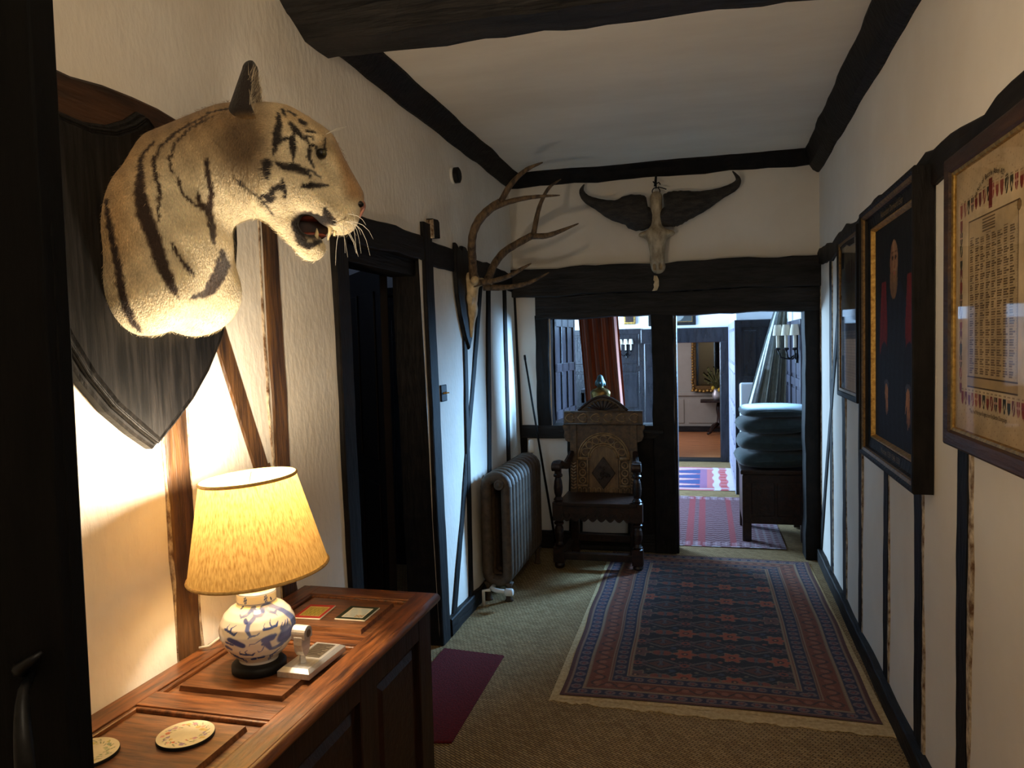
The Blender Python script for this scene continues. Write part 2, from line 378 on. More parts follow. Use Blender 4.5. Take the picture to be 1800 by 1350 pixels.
# wall surfaces: the old left wall leans a little, the right wall runs very slightly outward
def LW(y, z, d=0.0): return (-1.317-.027*z+d, y, z)
def RW(y, z, d=0.0): return (.655+.0155*y-d, y, z)
YB = 5.40
def BW(x, z, d=0.0): return (x, YB-d, z)
def wob(t, k, a): return a*(math.sin(t*7.3+k*1.7)+.6*math.sin(t*17.1+k*3.1)+.4*math.sin(t*41+k*5.3))
def timber(name, parent, fn, p0, p1, w0, w1=None, d=.012, mat='black_oak', jit=.006, back=-.04, n=None, label=None):
    """squared timber lying on a wall surface fn(a,b,d) from p0 to p1, hand-hewn edges"""
    w1 = w0 if w1 is None else w1
    a0, b0 = p0; a1, b1 = p1; L = math.hypot(a1-a0, b1-b0); tx, ty = (a1-a0)/L, (b1-b0)/L; nx, ny = -ty, tx
    n = n or max(4, int(L/.09)); k = (a0*13+b0*7+w0*31) % 50; rings = []
    for i in range(n+1):
        t = i/n; c = (a0+(a1-a0)*t, b0+(b1-b0)*t); w = (w0+(w1-w0)*t)/2
        l = w+wob(t*L, k, jit*.5); r = w+wob(t*L, k+9, jit*.5); ch = min(.006, w*.3)
        dd = d+wob(t*L, k+4, jit*.12)
        q = lambda off, dep: fn(c[0]+nx*off, c[1]+ny*off, dep)
        rings.append([q(-r, back), q(-r, dd-ch*.7), q(-r+ch, dd), q(l-ch, dd), q(l, dd-ch*.7), q(l, back)])
    mb = MB(); mb.loft(rings); return mb.build(name, M[mat], parent, label=label)
def wall_grid(fn, a0, a1, b0, b1, na, nb, hole=None, amp=.006, k=0):
    mb = MB(); idx = {}
    A = [a0+(a1-a0)*i/na for i in range(na+1)]; B = [b0+(b1-b0)*j/nb for j in range(nb+1)]
    for h in hole or []:
        A += [x for x in h[:2] if a0 < x < a1]; B += [x for x in h[2:] if b0 < x < b1]
    A = sorted(set(A)); B = sorted(set(B)); na, nb = len(A)-1, len(B)-1
    v = [fn(a, b, amp*(math.sin(a*3.1+k)*math.sin(b*2.7+k)+.5*math.sin(a*7.7+b*5.1+k))) for a in A for b in B]
    f = []
    for i in range(na):
        for j in range(nb):
            ca, cb = (A[i]+A[i+1])/2, (B[j]+B[j+1])/2
            if hole and any(h[0] < ca < h[1] and h[2] < cb < h[3] for h in hole): continue
            f.append((i*(nb+1)+j, (i+1)*(nb+1)+j, (i+1)*(nb+1)+j+1, i*(nb+1)+j+1))
    mb.add(v, f); return mb
def struct(o): o['kind'] = 'structure'; return o
# ================================================================== the room
CEIL = 2.745
fl = struct(MB().box((-1.7, -1.5, -.05), (1.3, 9.62, 0)).build('floor', M['seagrass']))
tag(fl, 'woven seagrass carpet covering the corridor floor')

# --- left wall
wl = struct(wall_grid(LW, -1.5, 5.42, 0, 2.80, 60, 26, hole=[(2.68, 3.50, 0, 1.97)], amp=.0022).build('wall_left', M['plaster'], smooth=True))
tag(wl, 'white plaster left wall with dark timber studs')
timber('rail', wl, LW, (.2, 2.055), (2.62, 2.07), .13, d=.012, mat='brown_oak_y', jit=.016)
timber('rail', wl, LW, (2.62, 1.995), (3.60, 1.995), .12, d=.016, mat='black_oak_y', jit=.012)
timber('rail', wl, LW, (3.60, 1.985), (5.40, 1.965), .125, d=.014, mat='black_oak_y', jit=.012)
timber('stud', wl, LW, (1.672, 0), (1.680, 2.0), .088, d=.008, mat='brown_oak')
timber('brace', wl, LW, (2.07, 1.10), (1.72, 2.0), .072, d=.006, mat='brown_oak')
timber('brace', wl, LW, (2.21, .55), (2.06, 1.14), .085, d=.006, mat='brown_oak')
timber('stud', wl, LW, (2.155, 0), (2.19, 2.0), .085, d=.006, mat='brown_oak')
timber('stud', wl, LW, (4.02, .07), (4.19, 1.93), .062, mat='black_oak')
timber('brace', wl, LW, (3.71, .04), (4.56, 1.93), .062, d=.009, mat='black_oak')
timber('stud', wl, LW, (4.40, .07), (4.71, 1.93), .075, mat='black_oak')
timber('stud', wl, LW, (4.93, .07), (5.11, 1.93), .070, mat='black_oak')
timber('stud', wl, LW, (5.385, .07), (5.39, 1.93), .05, mat='black_oak')
timber('jamb', wl, LW, (2.60, 0), (2.655, 1.95), .105, d=.02, mat='black_oak', back=-.05)
timber('jamb', wl, LW, (3.555, 0), (3.60, 2.13), .115, d=.022, mat='black_oak', back=-.16)
MB().prism([(3.635, 2.07), (3.735, 2.07), (3.735, 2.155), (3.715, 2.165), (3.635, 2.16)], LW, -.01, .038).build('peg', M['black_oak'], wl, bevel=.004)
MB().prism([(3.632, 2.06), (3.640, 2.06), (3.640, 2.158), (3.632, 2.152)], LW, -.01, .040).build('worn_edge', M['worn_edge'], wl)
MB().prism([(2.66, 1.86), (3.52, 1.86), (3.52, 1.96), (2.66, 1.96)], LW, -.16, -.03).build('door_head', M['black_oak_y'], wl, bevel=.004)
for y in (1.632, 2.118, 1.722):
    timber('worn_edge', wl, LW, (y-.006 if y < 1.7 else y, .05), (y+.004, 1.98), .010, d=.004, mat='worn_edge', jit=.008)
bl = struct(MB().build('baseboard_left', M['black_oak_y']) if False else timber('baseboard_left', None, LW, (3.62, .045), (5.40, .045), .09, d=.028, mat='black_oak_y', jit=.01))
tag(bl, 'dark skirting board along the left wall')

# --- right wall
wr = struct(wall_grid(RW, -1.5, 5.42, 0, 2.80, 50, 22, amp=.0018, k=2).build('wall_right', M['plaster_smooth'], smooth=True))
tag(wr, 'white plaster right wall with dark timber studs')
timber('rail', wr, RW, (-.2, 2.010), (5.40, 2.025), .105, d=.014, mat='black_oak_y', jit=.020)
for (ya, yb, w, e) in ((2.325, 2.315, .100, .034), (2.800, 2.800, .108, .024), (3.325, 3.300, .090, .020), (3.900, 3.880, .080, .016),
                       (4.36, 4.39, .105, .016), (4.85, 4.865, .100, .014), (5.36, 5.37, .06, .012), (1.72, 1.72, .10, .03)):
    s_ = timber('stud', wr, RW, (ya, .04), (yb, 1.98), w, d=.006, mat='black_oak', jit=.010)
    timber('worn_edge', s_, RW, (ya-w/2-e/2+.004, .05), (yb-w/2-e/2+.004, 1.97), e, d=.005, mat='worn_edge', jit=.012)
timber('brace', wr, RW, (5.38, .05), (4.50, 1.75), .085, d=.008, mat='black_oak')
br_ = struct(timber('baseboard_right', None, RW, (-.5, .045), (5.40, .045), .09, d=.030, mat='black_oak_y', jit=.008))
tag(br_, 'dark skirting board along the right wall')

# --- wall at the corridor's end, with the interior window and the doorway
wb = struct(wall_grid(BW, -1.42, .77, 0, 2.80, 22, 26, hole=[(-1.10, -.36, .86, 1.74), (-.22, .645, 0, 1.74)], amp=.002, k=4).build('wall_back', M['plaster_smooth'], smooth=True))
tag(wb, 'white plaster end wall framed in black timber')
timber('beam', wb, BW, (-1.40, 1.955), (.75, 1.955), .20, d=.085, mat='black_oak_x', jit=.012, back=-.14)
timber('lintel', wb, BW, (-1.20, 1.775), (.74, 1.775), .165, d=.05, mat='black_oak_x', jit=.010, back=-.14)
timber('post', wb, BW, (-1.155, .86), (-1.165, 1.72), .10, d=.02, mat='black_oak', back=-.14)
timber('post', wb, BW, (-.290, 0), (-.298, 1.72), .150, d=.03, mat='black_oak', back=-.16)
timber('post', wb, BW, (.690, 0), (.690, 1.72), .095, d=.03, mat='black_oak', back=-.16)
timber('sill', wb, BW, (-1.37, .865), (-.33, .865), .095, d=.030, mat='black_oak_x', back=-.18)
timber('stud', wb, BW, (-.94, .12), (-.94, .83), .10, d=.012, mat='black_oak')
timber('stud', wb, BW, (-.46, .12), (-.46, .83), .20, d=.012, mat='black_oak')
timber('stud', wb, BW, (-1.345, .12), (-1.345, .83), .10, d=.012, mat='black_oak')
MB().box((-.52, YB-.06, .862), (-.30, YB-.02, .882)).build('shelf', M['black_oak_x'], wb, bevel=.003)
MB().box((-.218, YB-.010, 0), (-.200, YB+.15, 1.71)).build('jamb', M['panel_far'], wb, bevel=.003)
bb = struct(timber('baseboard_back', None, BW, (-1.35, .065), (-.365, .065), .13, d=.022, mat='black_oak_x'))
tag(bb, 'dark skirting board under the interior window')

# --- behind the camera
wf = struct(MB().box((-1.6, -1.6, 0), (1.0, -1.5, 2.8)).build('wall_front', M['plaster_smooth']))
tag(wf, 'white plaster wall behind the viewer')

# --- ceiling, cornices, the big beam
ce = struct(wall_grid(lambda a, b, d: (a, b, CEIL+d), -1.6, 1.0, -1.55, 5.5, 20, 50, amp=.006, k=1).build('ceiling', M['ceiling'], smooth=True))
tag(ce, 'white plaster ceiling of the corridor')
def cornice(name, fn, a0, a1, lab, zl=2.655, dep=.095):
    rings = []; n = 26
    for i in range(n+1):
        t = i/n; a = a0+(a1-a0)*t; w = wob(t*3, a0, .004)
        rings.append([fn(a, zl+w, -.02), fn(a, zl+w, .012), fn(a, zl+.022, .040), fn(a, zl+.050+w, .060), fn(a, CEIL-.012, dep+w), fn(a, CEIL+.02, dep+w), fn(a, CEIL+.02, -.02)])
    return tag(struct(MB().loft(rings).build(name, M['black_oak'], bevel=0)), lab)
cornice('trim_1', LW, 2.45, 5.40, 'black timber cornice along the left of the ceiling')
cornice('trim_2', RW, 2.45, 5.40, 'black timber cornice along the right of the ceiling', zl=2.60)
cornice('trim_3', BW, -1.40, .75, 'black timber cornice above the buffalo skull')
prof = [(2.665, 2.80), (2.665, 2.612), (2.495, 2.612), (2.40, 2.665), (2.375, 2.668), (2.335, 2.69), (2.29, 2.715), (2.275, 2.80)]
rings = []
for i in range(31):
    t = i/30; x = -1.42+2.2*t
    rings.append([(x, y+wob(t*3, k, .004), z+wob(t*3, k+3, .0035)-.016*t) for k, (y, z) in enumerate(prof)])
tag(struct(MB().loft(rings).build('ceiling_beam', M['black_oak_x'])), 'massive black chamfered beam crossing the ceiling')

# --- near door, left edge of the picture (open, its face towards the viewer)
d1 = bpy.data.objects.new('door_1', None); COL.objects.link(d1); struct(d1); d1.location = (-.832, .80, 0); d1.rotation_euler = (0, 0, .10)
tag(d1, 'black plank door standing open at the left edge')
for k in range(4):
    MB().box((-.13*(k+1)+.0015, 0, .02), (-.13*k-.0015, .045, 2.05)).build('plank', M['door_black'], d1, bevel=.003)
lat = MB().tube([(-.062, -.006, 1.085), (-.050, -.022, 1.092), (-.035, -.020, 1.103), (-.024, -.012, 1.112)], [.012, .008, .006, .003], 8).build('latch', M['black_iron'], d1, smooth=True)
hp = [(-.050+.034*math.sin(PI*t), -.004-.055*math.sin(PI*t)**.6, 1.078-.19*t) for t in [i/14 for i in range(15)]]
MB().tube(hp, [.006+.006*math.sin(PI*i/14) for i in range(15)], 10).build('door_handle', M['black_iron'], d1, smooth=True)
MB().tube([(-.003, .02, .9+.02*i) for i in range(40)], [.0035+.0015*math.sin(i*1.7) for i in range(40)], 6).build('edge_bead', M['door_black'], d1)

# --- study behind the left doorway
for nm, lo, hi in (('wall_study_far', (-3.7, 5.34, 0), (-1.52, 5.39, 2.7)), ('wall_study_left', (-3.75, 1.7, 0), (-3.7, 5.39, 2.7)), ('wall_study_end', (-3.7, 1.65, 0), (-1.46, 1.7, 2.7))):
    tag(struct(MB().box(lo, hi).build(nm, M['white_wall'])), 'white wall of the dark room beyond the left doorway')
tag(struct(MB().box((-3.7, 1.7, -.05), (-1.46, 5.34, 0)).build('floor_study', M['seagrass'])), 'floor of the dark room beyond the left doorway')
tag(struct(MB().box((-3.7, 1.7, 2.7), (-1.46, 5.34, 2.75)).build('ceiling_study', M['white_wall'])), 'ceiling of the dark room beyond the left doorway')
tag(struct(MB().box((-1.52, 3.62, 0), (-1.42, 5.34, 2.7)).box((-1.52, 1.7, 0), (-1.42, 2.56, 2.7)).box((-1.52, 2.56, 2.0), (-1.42, 3.62, 2.7)).build('wall_study_near', M['plaster_smooth'])), 'back of the corridor wall')
dg = root('tall_panelled_cabinet', 'tall dark panelled cabinet in the room beyond the left doorway', 'cabinet', (-2.60, 4.98, 0))
MB().box((-.9, -.18, 0), (.9, .3, 1.86)).build('body', M['panel_far'], dg, bevel=.006)
MB().box((-.95, -.22, 1.86), (.95, .3, 1.92)).build('top', M['panel_far'], dg, bevel=.01)
for k in range(4):
    x = -.86+.44*k; d_ = MB().box((x, -.20, .1), (x+.41, -.18, 1.80)).build('door', M['panel_far'], dg, bevel=.004)
    MB().taper((x+.06, -.215, .2), (x+.35, -.199, 1.70), (.0, .0)).build('panel', M['panel_far'], d_, bevel=.008)
d2 = bpy.data.objects.new('door_2', None); COL.objects.link(d2); struct(d2); d2.location = (-1.545, 3.515, 0); d2.rotation_euler = (0, 0, PI-.87)
tag(d2, 'dark brown door opened inward in the left doorway')
MB().box((0, 0, .01), (.80, .04, 1.93)).build('leaf', M['study_door'], d2, bevel=.003)
for (a, b) in ((.10, .37), (.44, .71)):
    for (z0, z1) in ((.15, .80), (.92, 1.80)):
        MB().box((a, .038, z0), (b, .050, z1)).build('panel', M['study_door'], d2, bevel=.008)
MB().lathe([(.004, 0), (.012, .01), (.022, .03), (.018, .05), (.004, .055)], 14).build('door_handle', M['brass'], d2, smooth=True).matrix_local = Matrix.Translation((.74, .045, .95))@Matrix.Rotation(-PI/2, 4, 'X')
# ================================================================== tiger mount
tm = root('tiger_head_mount', 'mounted tiger head with open jaws on a black wooden shield', 'trophy head', (-1.3626, 1.60, 1.69))
TO = np.array([-1.3626, 1.60, 1.69])
half = [(0, 1.268), (.070, 1.314), (.145, 1.372), (.215, 1.446), (.277, 1.534), (.325, 1.625), (.352, 1.710), (.368, 1.82), (.367, 1.92), (.350, 1.99), (.318, 2.052),
        (.255, 2.033), (.18, 2.028), (.11, 2.040), (.05, 2.070), (.012, 2.100)]
out = half+[(-a, b) for a, b in half[::-1] if a > .0001]
def shield_ring(inset, d):
    n = len(out); r = []
    for i in range(n):
        p0, p, p1 = out[i-1], out[i], out[(i+1) % n]
        t = Vector((p1[0]-p0[0], p1[1]-p0[1])).normalized(); nx, ny = -t.y, t.x
        a, z = p[0]+nx*inset, p[1]+ny*inset
        y = 1.565+(z-1.268)*.05+a
        r.append((d-.027*(z-1.69), y-1.60, z-1.69))
    return r
sb_ = MB().loft([shield_ring(i, d) for i, d in ((0, .002), (0, .022), (.006, .028), (.012, .028), (.014, .036), (.022, .042), (.026, .040), (.030, .046))]).build('shield', M['ebony'], tm)
MB().tube([Vector(p) for p in shield_ring(.017, .0395)], .0035, 6, loop=True).build('moulding', M['ebony'], sb_, smooth=True)

NECK=[[(-0.007,2.009,0.0028),(-0.028,1.982,0.0039),(-0.034,1.961,0.005),(-0.028,1.925,0.0061),(-0.026,1.872,0.011),(-0.016,1.82,0.0151),(0.001,1.767,0.0138),(0.014,1.714,0.0124),(0.032,1.666,0.0096),(0.044,1.631,0.0028)],[(0.114,2.079,0.0017),(0.048,2.038,0.0033),(0.007,1.994,0.0033),(-0.005,1.957,0.0039),(0.003,1.921,0.0039),(0.014,1.879,0.0033),(0.012,1.81,0.0022)],[(0.129,2.075,0.0017),(0.078,2.045,0.0022),(0.046,2.007,0.0028),(0.032,1.969,0.0028),(0.034,1.937,0.0017),(0.052,1.912,0.0017),(0.056,1.885,0.0017),(0.08,1.859,0.0022),(0.1,1.849,0.0022)],[(0.115,1.967,0.0039),(0.116,1.93,0.005),(0.121,1.887,0.0055),(0.112,1.844,0.0066),(0.118,1.801,0.0066),(0.119,1.769,0.0028)],[(0.091,1.886,0.0017),(0.093,1.865,0.0055),(0.112,1.844,0.0055)],[(-0.098,1.855,0.0028),(-0.091,1.803,0.0055),(-0.082,1.745,0.0069),(-0.072,1.693,0.0077),(-0.068,1.64,0.0083),(-0.06,1.597,0.0096),(-0.047,1.56,0.0055)],[(0.134,1.758,0.0028),(0.14,1.726,0.0083),(0.129,1.693,0.0083),(0.107,1.655,0.0077),(0.07,1.634,0.0028)],[(0.128,1.736,0.0022),(0.121,1.704,0.005),(0.097,1.661,0.0028)],[(0.036,1.757,0.0022),(0.054,1.72,0.0039),(0.078,1.688,0.0028)],[(0.115,2.087,0.0022),(0.166,2.097,0.0017)]]
HEAD=[[(0.283,2.09,0.0023),(0.284,2.062,0.0054),(0.278,2.034,0.0069),(0.279,2.015,0.0084),(0.272,1.993,0.0038),(0.267,1.974,0.0012)],[(0.282,2.015,0.0037),(0.303,2.023,0.0028)],[(0.315,2.039,0.0015),(0.314,2.017,0.0069),(0.315,1.998,0.0069),(0.314,1.979,0.0028),(0.314,1.961,0.0009)],[(0.311,2.064,0.0038),(0.324,2.046,0.0061),(0.337,2.031,0.0038),(0.352,2.025,0.0023)],[(0.274,1.961,0.0023),(0.292,1.949,0.0069),(0.316,1.95,0.0084),(0.337,1.947,0.0069),(0.352,1.937,0.0038)],[(0.35,1.952,0.0021),(0.377,1.946,0.0028)],[(0.253,1.955,0.0092),(0.252,1.939,0.0076),(0.251,1.924,0.0046)],[(0.333,1.908,0.0031),(0.355,1.913,0.0054),(0.38,1.919,0.0043),(0.399,1.926,0.0023)],[(0.238,1.883,0.0015),(0.256,1.877,0.0092),(0.265,1.896,0.0046),(0.287,1.906,0.0054),(0.292,1.891,0.0028),(0.29,1.875,0.0009)],[(0.289,1.922,0.0012),(0.287,1.906,0.0021)],[(0.334,2.077,0.0046),(0.345,2.07,0.0061)],[(0.306,2.102,0.0021),(0.324,2.092,0.0028)],[(0.353,2.049,0.0038),(0.369,2.049,0.0031)],[(0.347,2.037,0.0018),(0.365,2.032,0.0023)],[(0.293,2.103,0.0023),(0.3,2.085,0.0023)],[(0.393,2.036,0.0023),(0.392,2.011,0.0023)],[(0.355,2.013,0.0028),(0.351,1.984,0.0038),(0.363,1.966,0.0023)],[(0.355,2.016,0.0021),(0.371,2.013,0.0024),(0.382,1.992,0.0018)],[(0.33,1.845,0.0031),(0.314,1.822,0.0092),(0.325,1.784,0.0092),(0.343,1.769,0.0061),(0.375,1.785,0.0037)],[(0.387,1.859,0.0037),(0.392,1.84,0.0107),(0.411,1.827,0.0046)],[(0.174,1.924,0.0015),(0.194,1.903,0.0015),(0.232,1.877,0.0012),(0.266,1.837,0.0009)],[(0.187,1.912,0.0038),(0.194,1.907,0.0038)]]
cA, sA = math.cos(PI/6), math.sin(PI/6)
def st(o): return np.stack([o[..., 0]*cA+o[..., 1]*sA, o[..., 0]*sA-o[..., 1]*cA, o[..., 2]], -1)   # (out,along,z)->(s,t,z)
def ts(s, t, z): return (s*cA+t*sA, s*sA-t*cA, z)
def tiger(P):
    Q = st(P)
    f = S_ell(P, (-.02, 0, 1.775), (.165, .195, .212))
    for w in (-1, 1):
        f = smin(f, S_ell(P, (.005, w*.085, 1.665), (.125, .115, .118)), .028)
    f = smin(f, S_cone(P, (-.04, 0, 1.905), ts(.165, 0, 1.985), .138, .146, sq=(1, 1.32, 1)), .035)
    h = S_ell(Q, (.270, 0, 2.020), (.120, .105, .118))
    h = smin(h, S_ell(Q, (.350, 0, 2.030), (.065, .082, .058)), .04)
    h = smin(h, S_cone(Q, (.375, 0, 2.020), (.452, 0, 1.908), .055, .040), .03)
    h = smin(h, S_ell(Q, (.425, 0, 1.872), (.055, .052, .046)), .025)
    for t in (-1, 1):
        h = smin(h, S_ell(Q, (.428, t*.032, 1.850), (.048, .036, .040)), .012)
        h = smin(h, S_ell(Q, (.268, t*.075, 1.945), (.085, .052, .095)), .035)
        h = smin(h, S_cone(Q, (.290, t*.050, 1.930), (.375, t*.040, 1.880), .062, .046), .03)
        h = smin(h, S_cone(Q, (.262, t*.045, 1.878), (.335, t*.022, 1.785), .040, .030), .02)
        h = smin(h, S_ell(Q, (.372, t*.060, 2.028), (.035, .025, .018)), .02)
    h = smin(h, S_ell(Q, (.352, 0, 1.772), (.036, .038, .036)), .02)
    h = smax(h, -S_cone(Q, (.345, -.2, 1.824), (.345, .2, 1.824), .024, .024), .012)
    h = smax(h, -S_cone(Q, (.395, -.2, 1.800), (.395, .2, 1.800), .016, .016), .010)
    for t in (-1, 1):
        h = smax(h, -S_ell(Q, (.388, t*.082, 2.002), (.020, .022, .016)), .012)
    f = smin(f, h, .045)
    return f
TV, TF = surfnet(tiger, (-.06, -.27, 1.50), (.60, .32, 2.20), .0065)
keep = TV[:, 0] > -.055
N_ = np.zeros_like(TV)
fn_ = np.cross(TV[TF[:, 2]]-TV[TF[:, 0]], TV[TF[:, 3]]-TV[TF[:, 1]])
for k in range(4): np.add.at(N_, TF[:, k], fn_)
N_ /= np.linalg.norm(N_, axis=1)[:, None]+1e-9
if ((TV-TV.mean(0))*N_).sum() < 0: N_ = -N_
def tiger_cols(V):
    Q = st(V); s, t, z = Q.T
    n1 = np.sin(s*90+t*40)*np.sin(z*80+s*30)*.5+.5
    C = np.tile(np.array([238, 220, 182.]), (len(V), 1))
    back = np.clip((z-1.90+.35*np.maximum(s, 0)*0-.25*np.maximum(0, s-.18))/.16, 0, 1)*np.clip((.30-s)/.10, 0, 1)
    C = mixc(C, (154, 118, 74), back*.85)
    side = np.clip((.02-s)/.09, 0, 1)*np.clip((z-1.60)/.15, 0, 1)
    C = mixc(C, (206, 160, 102), side*.75)
    top = np.clip((z-(2.03-1.1*np.maximum(0, s-.36)))/.05, 0, 1)*np.clip((s-.25)/.06, 0, 1)
    C = mixc(C, (196, 164, 116), top*.8)
    bridge = np.clip((s-(.420+.55*(1.95-z)*.3))/.03, 0, 1)*np.clip((z-1.875)/.03, 0, 1)
    C = mixc(C, (160, 118, 76), bridge*.8)
    bear = np.exp(-(((s-.20)/.055)**2+((z-2.005)/.075)**2)); C = mixc(C, (96, 74, 50), np.clip(bear*1.1, 0, .85))
    C = C*(.90+.14*n1[:, None])
    hz = np.clip((s-.19)/.03, 0, 1); jn = .0012*np.sin(z*260+s*190)
    mN = strokes(s+jn, z, [[(a_, b_, w_*1.12+.0006) for a_, b_, w_ in l_] for l_ in NECK]); mH = strokes(s+jn*.5, z, [[(a_, b_, w_*1.35+.0006) for a_, b_, w_ in l_] for l_ in HEAD])
    C = mixc(C, (44, 26, 16), mN*.94); C = mixc(C, (26, 18, 14), mH*.96)
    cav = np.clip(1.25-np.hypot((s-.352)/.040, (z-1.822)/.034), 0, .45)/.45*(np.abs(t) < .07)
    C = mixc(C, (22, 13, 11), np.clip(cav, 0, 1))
    dots = (np.sin(s*420)*np.sin(z*520) > .72)*np.exp(-(((s-.425)/.04)**2+((z-1.845)/.022)**2))
    C = mixc(C, (90, 62, 42), np.clip(dots, 0, 1)*.7)
    return C
TC = tiger_cols(TV)
off = np.array([-1.305, 1.62, 0])-TO
body = np_mesh('tiger_head', TV+off, TF, M['fur'], tm, True, lina(TC))
# fur strands (short, lying back over the hide)
rs = np.random.RandomState(3)
Q = st(TV); s_, z_ = Q[:, 0], Q[:, 2]
ok = np.where(keep & (np.hypot((s_-.352)/.05, (z_-1.822)/.045) > 1) & (s_ < .455))[0]
pick = rs.choice(ok, 26000)
flow = np.where((s_[pick] > .24)[:, None], np.array([[-.75*cA, -.75*sA, -.25]]), np.array([[-.15, -.10, -.95]]))+rs.normal(0, .18, (26000, 3))
nn = N_[pick]; flow -= nn*(flow*nn).sum(1)[:, None]; flow /= np.linalg.norm(flow, axis=1)[:, None]+1e-9
dirv = flow*.93+nn*.34; sidev = np.cross(nn, flow)
Lh = rs.uniform(.008, .015, 26000)[:, None]; cheek = np.exp(-(((s_[pick]-.215)/.05)**2+((z_[pick]-1.94)/.07)**2))[:, None]
Lh = Lh*(1+1.6*cheek)
base = TV[pick]+rs.normal(0, .0025, (26000, 3))-nn*.001
hv = np.stack([base-sidev*.0006, base+sidev*.0006, base+dirv*Lh], 1).reshape(-1, 3)+off
hc = np.repeat(np.clip(TC[pick]*rs.uniform(.85, 1.2, (26000, 1))+6, 0, 255), 3, 0)
np_mesh('fur', hv, np.arange(78000).reshape(-1, 3), M['hair'], body, False, lina(hc), kind='stuff')
# ears
def ear(side):
    def f(P):
        Qe = P
        a = S_cone(Qe, (.212, side*.070, 2.095), (.226, side*.082, 2.190), .046, .024, sq=(1, 1, 1))
        a = smax(a, -S_cone(Qe, (.252, side*.084, 2.105), (.256, side*.092, 2.205), .040, .026), .008)
        return a
    V, F = surfnet(f, (.14, -.15 if side < 0 else .0, 2.02), (.29, 0.0 if side < 0 else .15, 2.24), .004)
    W_ = np.stack([V[:, 0]*cA+V[:, 1]*sA, V[:, 0]*sA-V[:, 1]*cA, V[:, 2]], 1)
    C = np.tile(np.array([40, 30, 24.]), (len(V), 1))
    inner = np.clip((V[:, 0]-.222)/.012, 0, 1); C = mixc(C, (120, 104, 84), inner)
    C = mixc(C, (26, 20, 18), np.clip((V[:, 2]-2.185)/.02, 0, 1)); C = mixc(C, (150, 116, 70), np.clip((2.085-V[:, 2])/.02, 0, 1))
    e = np_mesh('ear', W_+off, F, M['fur'], tm, True, lina(C))
    k = 420; b = V[rs.choice(np.where((V[:, 0] > .215) & (V[:, 2] > 2.07) & (V[:, 2] < 2.19))[0], k)]
    tip = b+np.stack([rs.uniform(-.002, .018, k), rs.normal(0, .008, k), rs.uniform(.0, .035, k)], 1)
    w = np.array([.0006, 0, .0003]); hv = np.stack([b-w, b+w, tip], 1).reshape(-1, 3)
    hv = np.stack([hv[:, 0]*cA+hv[:, 1]*sA, hv[:, 0]*sA-hv[:, 1]*cA, hv[:, 2]], 1)
    np_mesh('ear_hair', hv+off, np.arange(k*3).reshape(-1, 3), M['hair'], e, False, lina(np.tile([206, 190, 160.], (k*3, 1))), kind='stuff')
for sd in (1, -1): ear(sd)
def tp(s, t, z): return tuple(np.array(ts(s, t, z))+off)
def blob(name, c, r, mat, parent, n=14):
    mb = MB(); rings = []
    for i in range(n//2+1):
        a = PI*i/(n//2)-PI/2; rr = max(math.cos(a), .02)
        rings.append([tp(c[0]+r[0]*rr*math.cos(2*PI*k/n), c[1]+r[1]*rr*math.sin(2*PI*k/n), c[2]+r[2]*math.sin(a)) for k in range(n)])
    return mb.loft(rings).build(name, mat, parent, smooth=True)
for sd in (1, -1):
    e = blob('eye', (.383, sd*.068, 2.000), (.014, .015, .013), M['black_skin'], tm)
    blob('iris', (.389, sd*.0765, 2.000), (.007, .007, .008), M['iris'], e)
V, F = surfnet(lambda P: smin(S_ell(P, (.477, 0, 1.884), (.019, .026, .019)), S_ell(P, (.470, 0, 1.865), (.016, .012, .016)), .012), (.44, -.045, 1.84), (.52, .045, 1.92), .003)
nz = np_mesh('nose', np.stack([V[:, 0]*cA+V[:, 1]*sA, V[:, 0]*sA-V[:, 1]*cA, V[:, 2]], 1)+off, F, M['nose'], tm)
for sd in (1, -1): blob('nostril', (.476, sd*.024, 1.884), (.013, .010, .009), M['black_skin'], nz)
blob('mouth_lining', (.345, 0, 1.823), (.052, .012, .040), M['mouth_dark'], tm)
blob('tongue', (.352, 0, 1.803), (.040, .028, .008), M['tongue'], tm)
blob('palate', (.352, 0, 1.846), (.042, .040, .008), M['tongue'], tm)
for sd in (1, -1):
    MB().tube([tp(.398, sd*.038, 1.832), tp(.400, sd*.039, 1.815), tp(.395, sd*.038, 1.797)], [.0075, .006, .001], 8).build('tooth', M['tooth'], tm, smooth=True)
    MB().tube([tp(.362, sd*.030, 1.790), tp(.366, sd*.031, 1.805), tp(.366, sd*.030, 1.818)], [.007, .005, .001], 8).build('tooth', M['tooth'], tm, smooth=True)
for k in range(-2, 3):
    MB().tube([tp(.412, k*.009, 1.818), tp(.412, k*.009, 1.806)], [.004, .003], 6).build('tooth', M['tooth'], tm, smooth=True)
rw = random.Random(5)
for k in range(15):
    sd = 1 if k < 10 else -1
    s0, z0 = .425+rw.uniform(-.025, .030), 1.845+rw.uniform(-.02, .015)
    dx, dz, dt = rw.uniform(-.02, .07), rw.uniform(-.10, -.03), sd*rw.uniform(.01, .05)
    pts = [tp(s0+dx*(u*(1.6-.6*u)), sd*.062+dt*u, z0+dz*u*u) for u in (0, .25, .5, .75, 1)]
    MB().tube(pts, [.0009, .0008, .0007, .0005, .0002], 5).build('whisker', M['whisker'], tm, smooth=True)
for k in range(3):
    MB().tube([tp(.385, .06, 2.045), tp(.412+.006*k, .065, 2.058+.004*k), tp(.432+.008*k, .07, 2.066+.004*k-.004)], [.0006, .0005, .0002], 4).build('whisker', M['whisker'], tm)

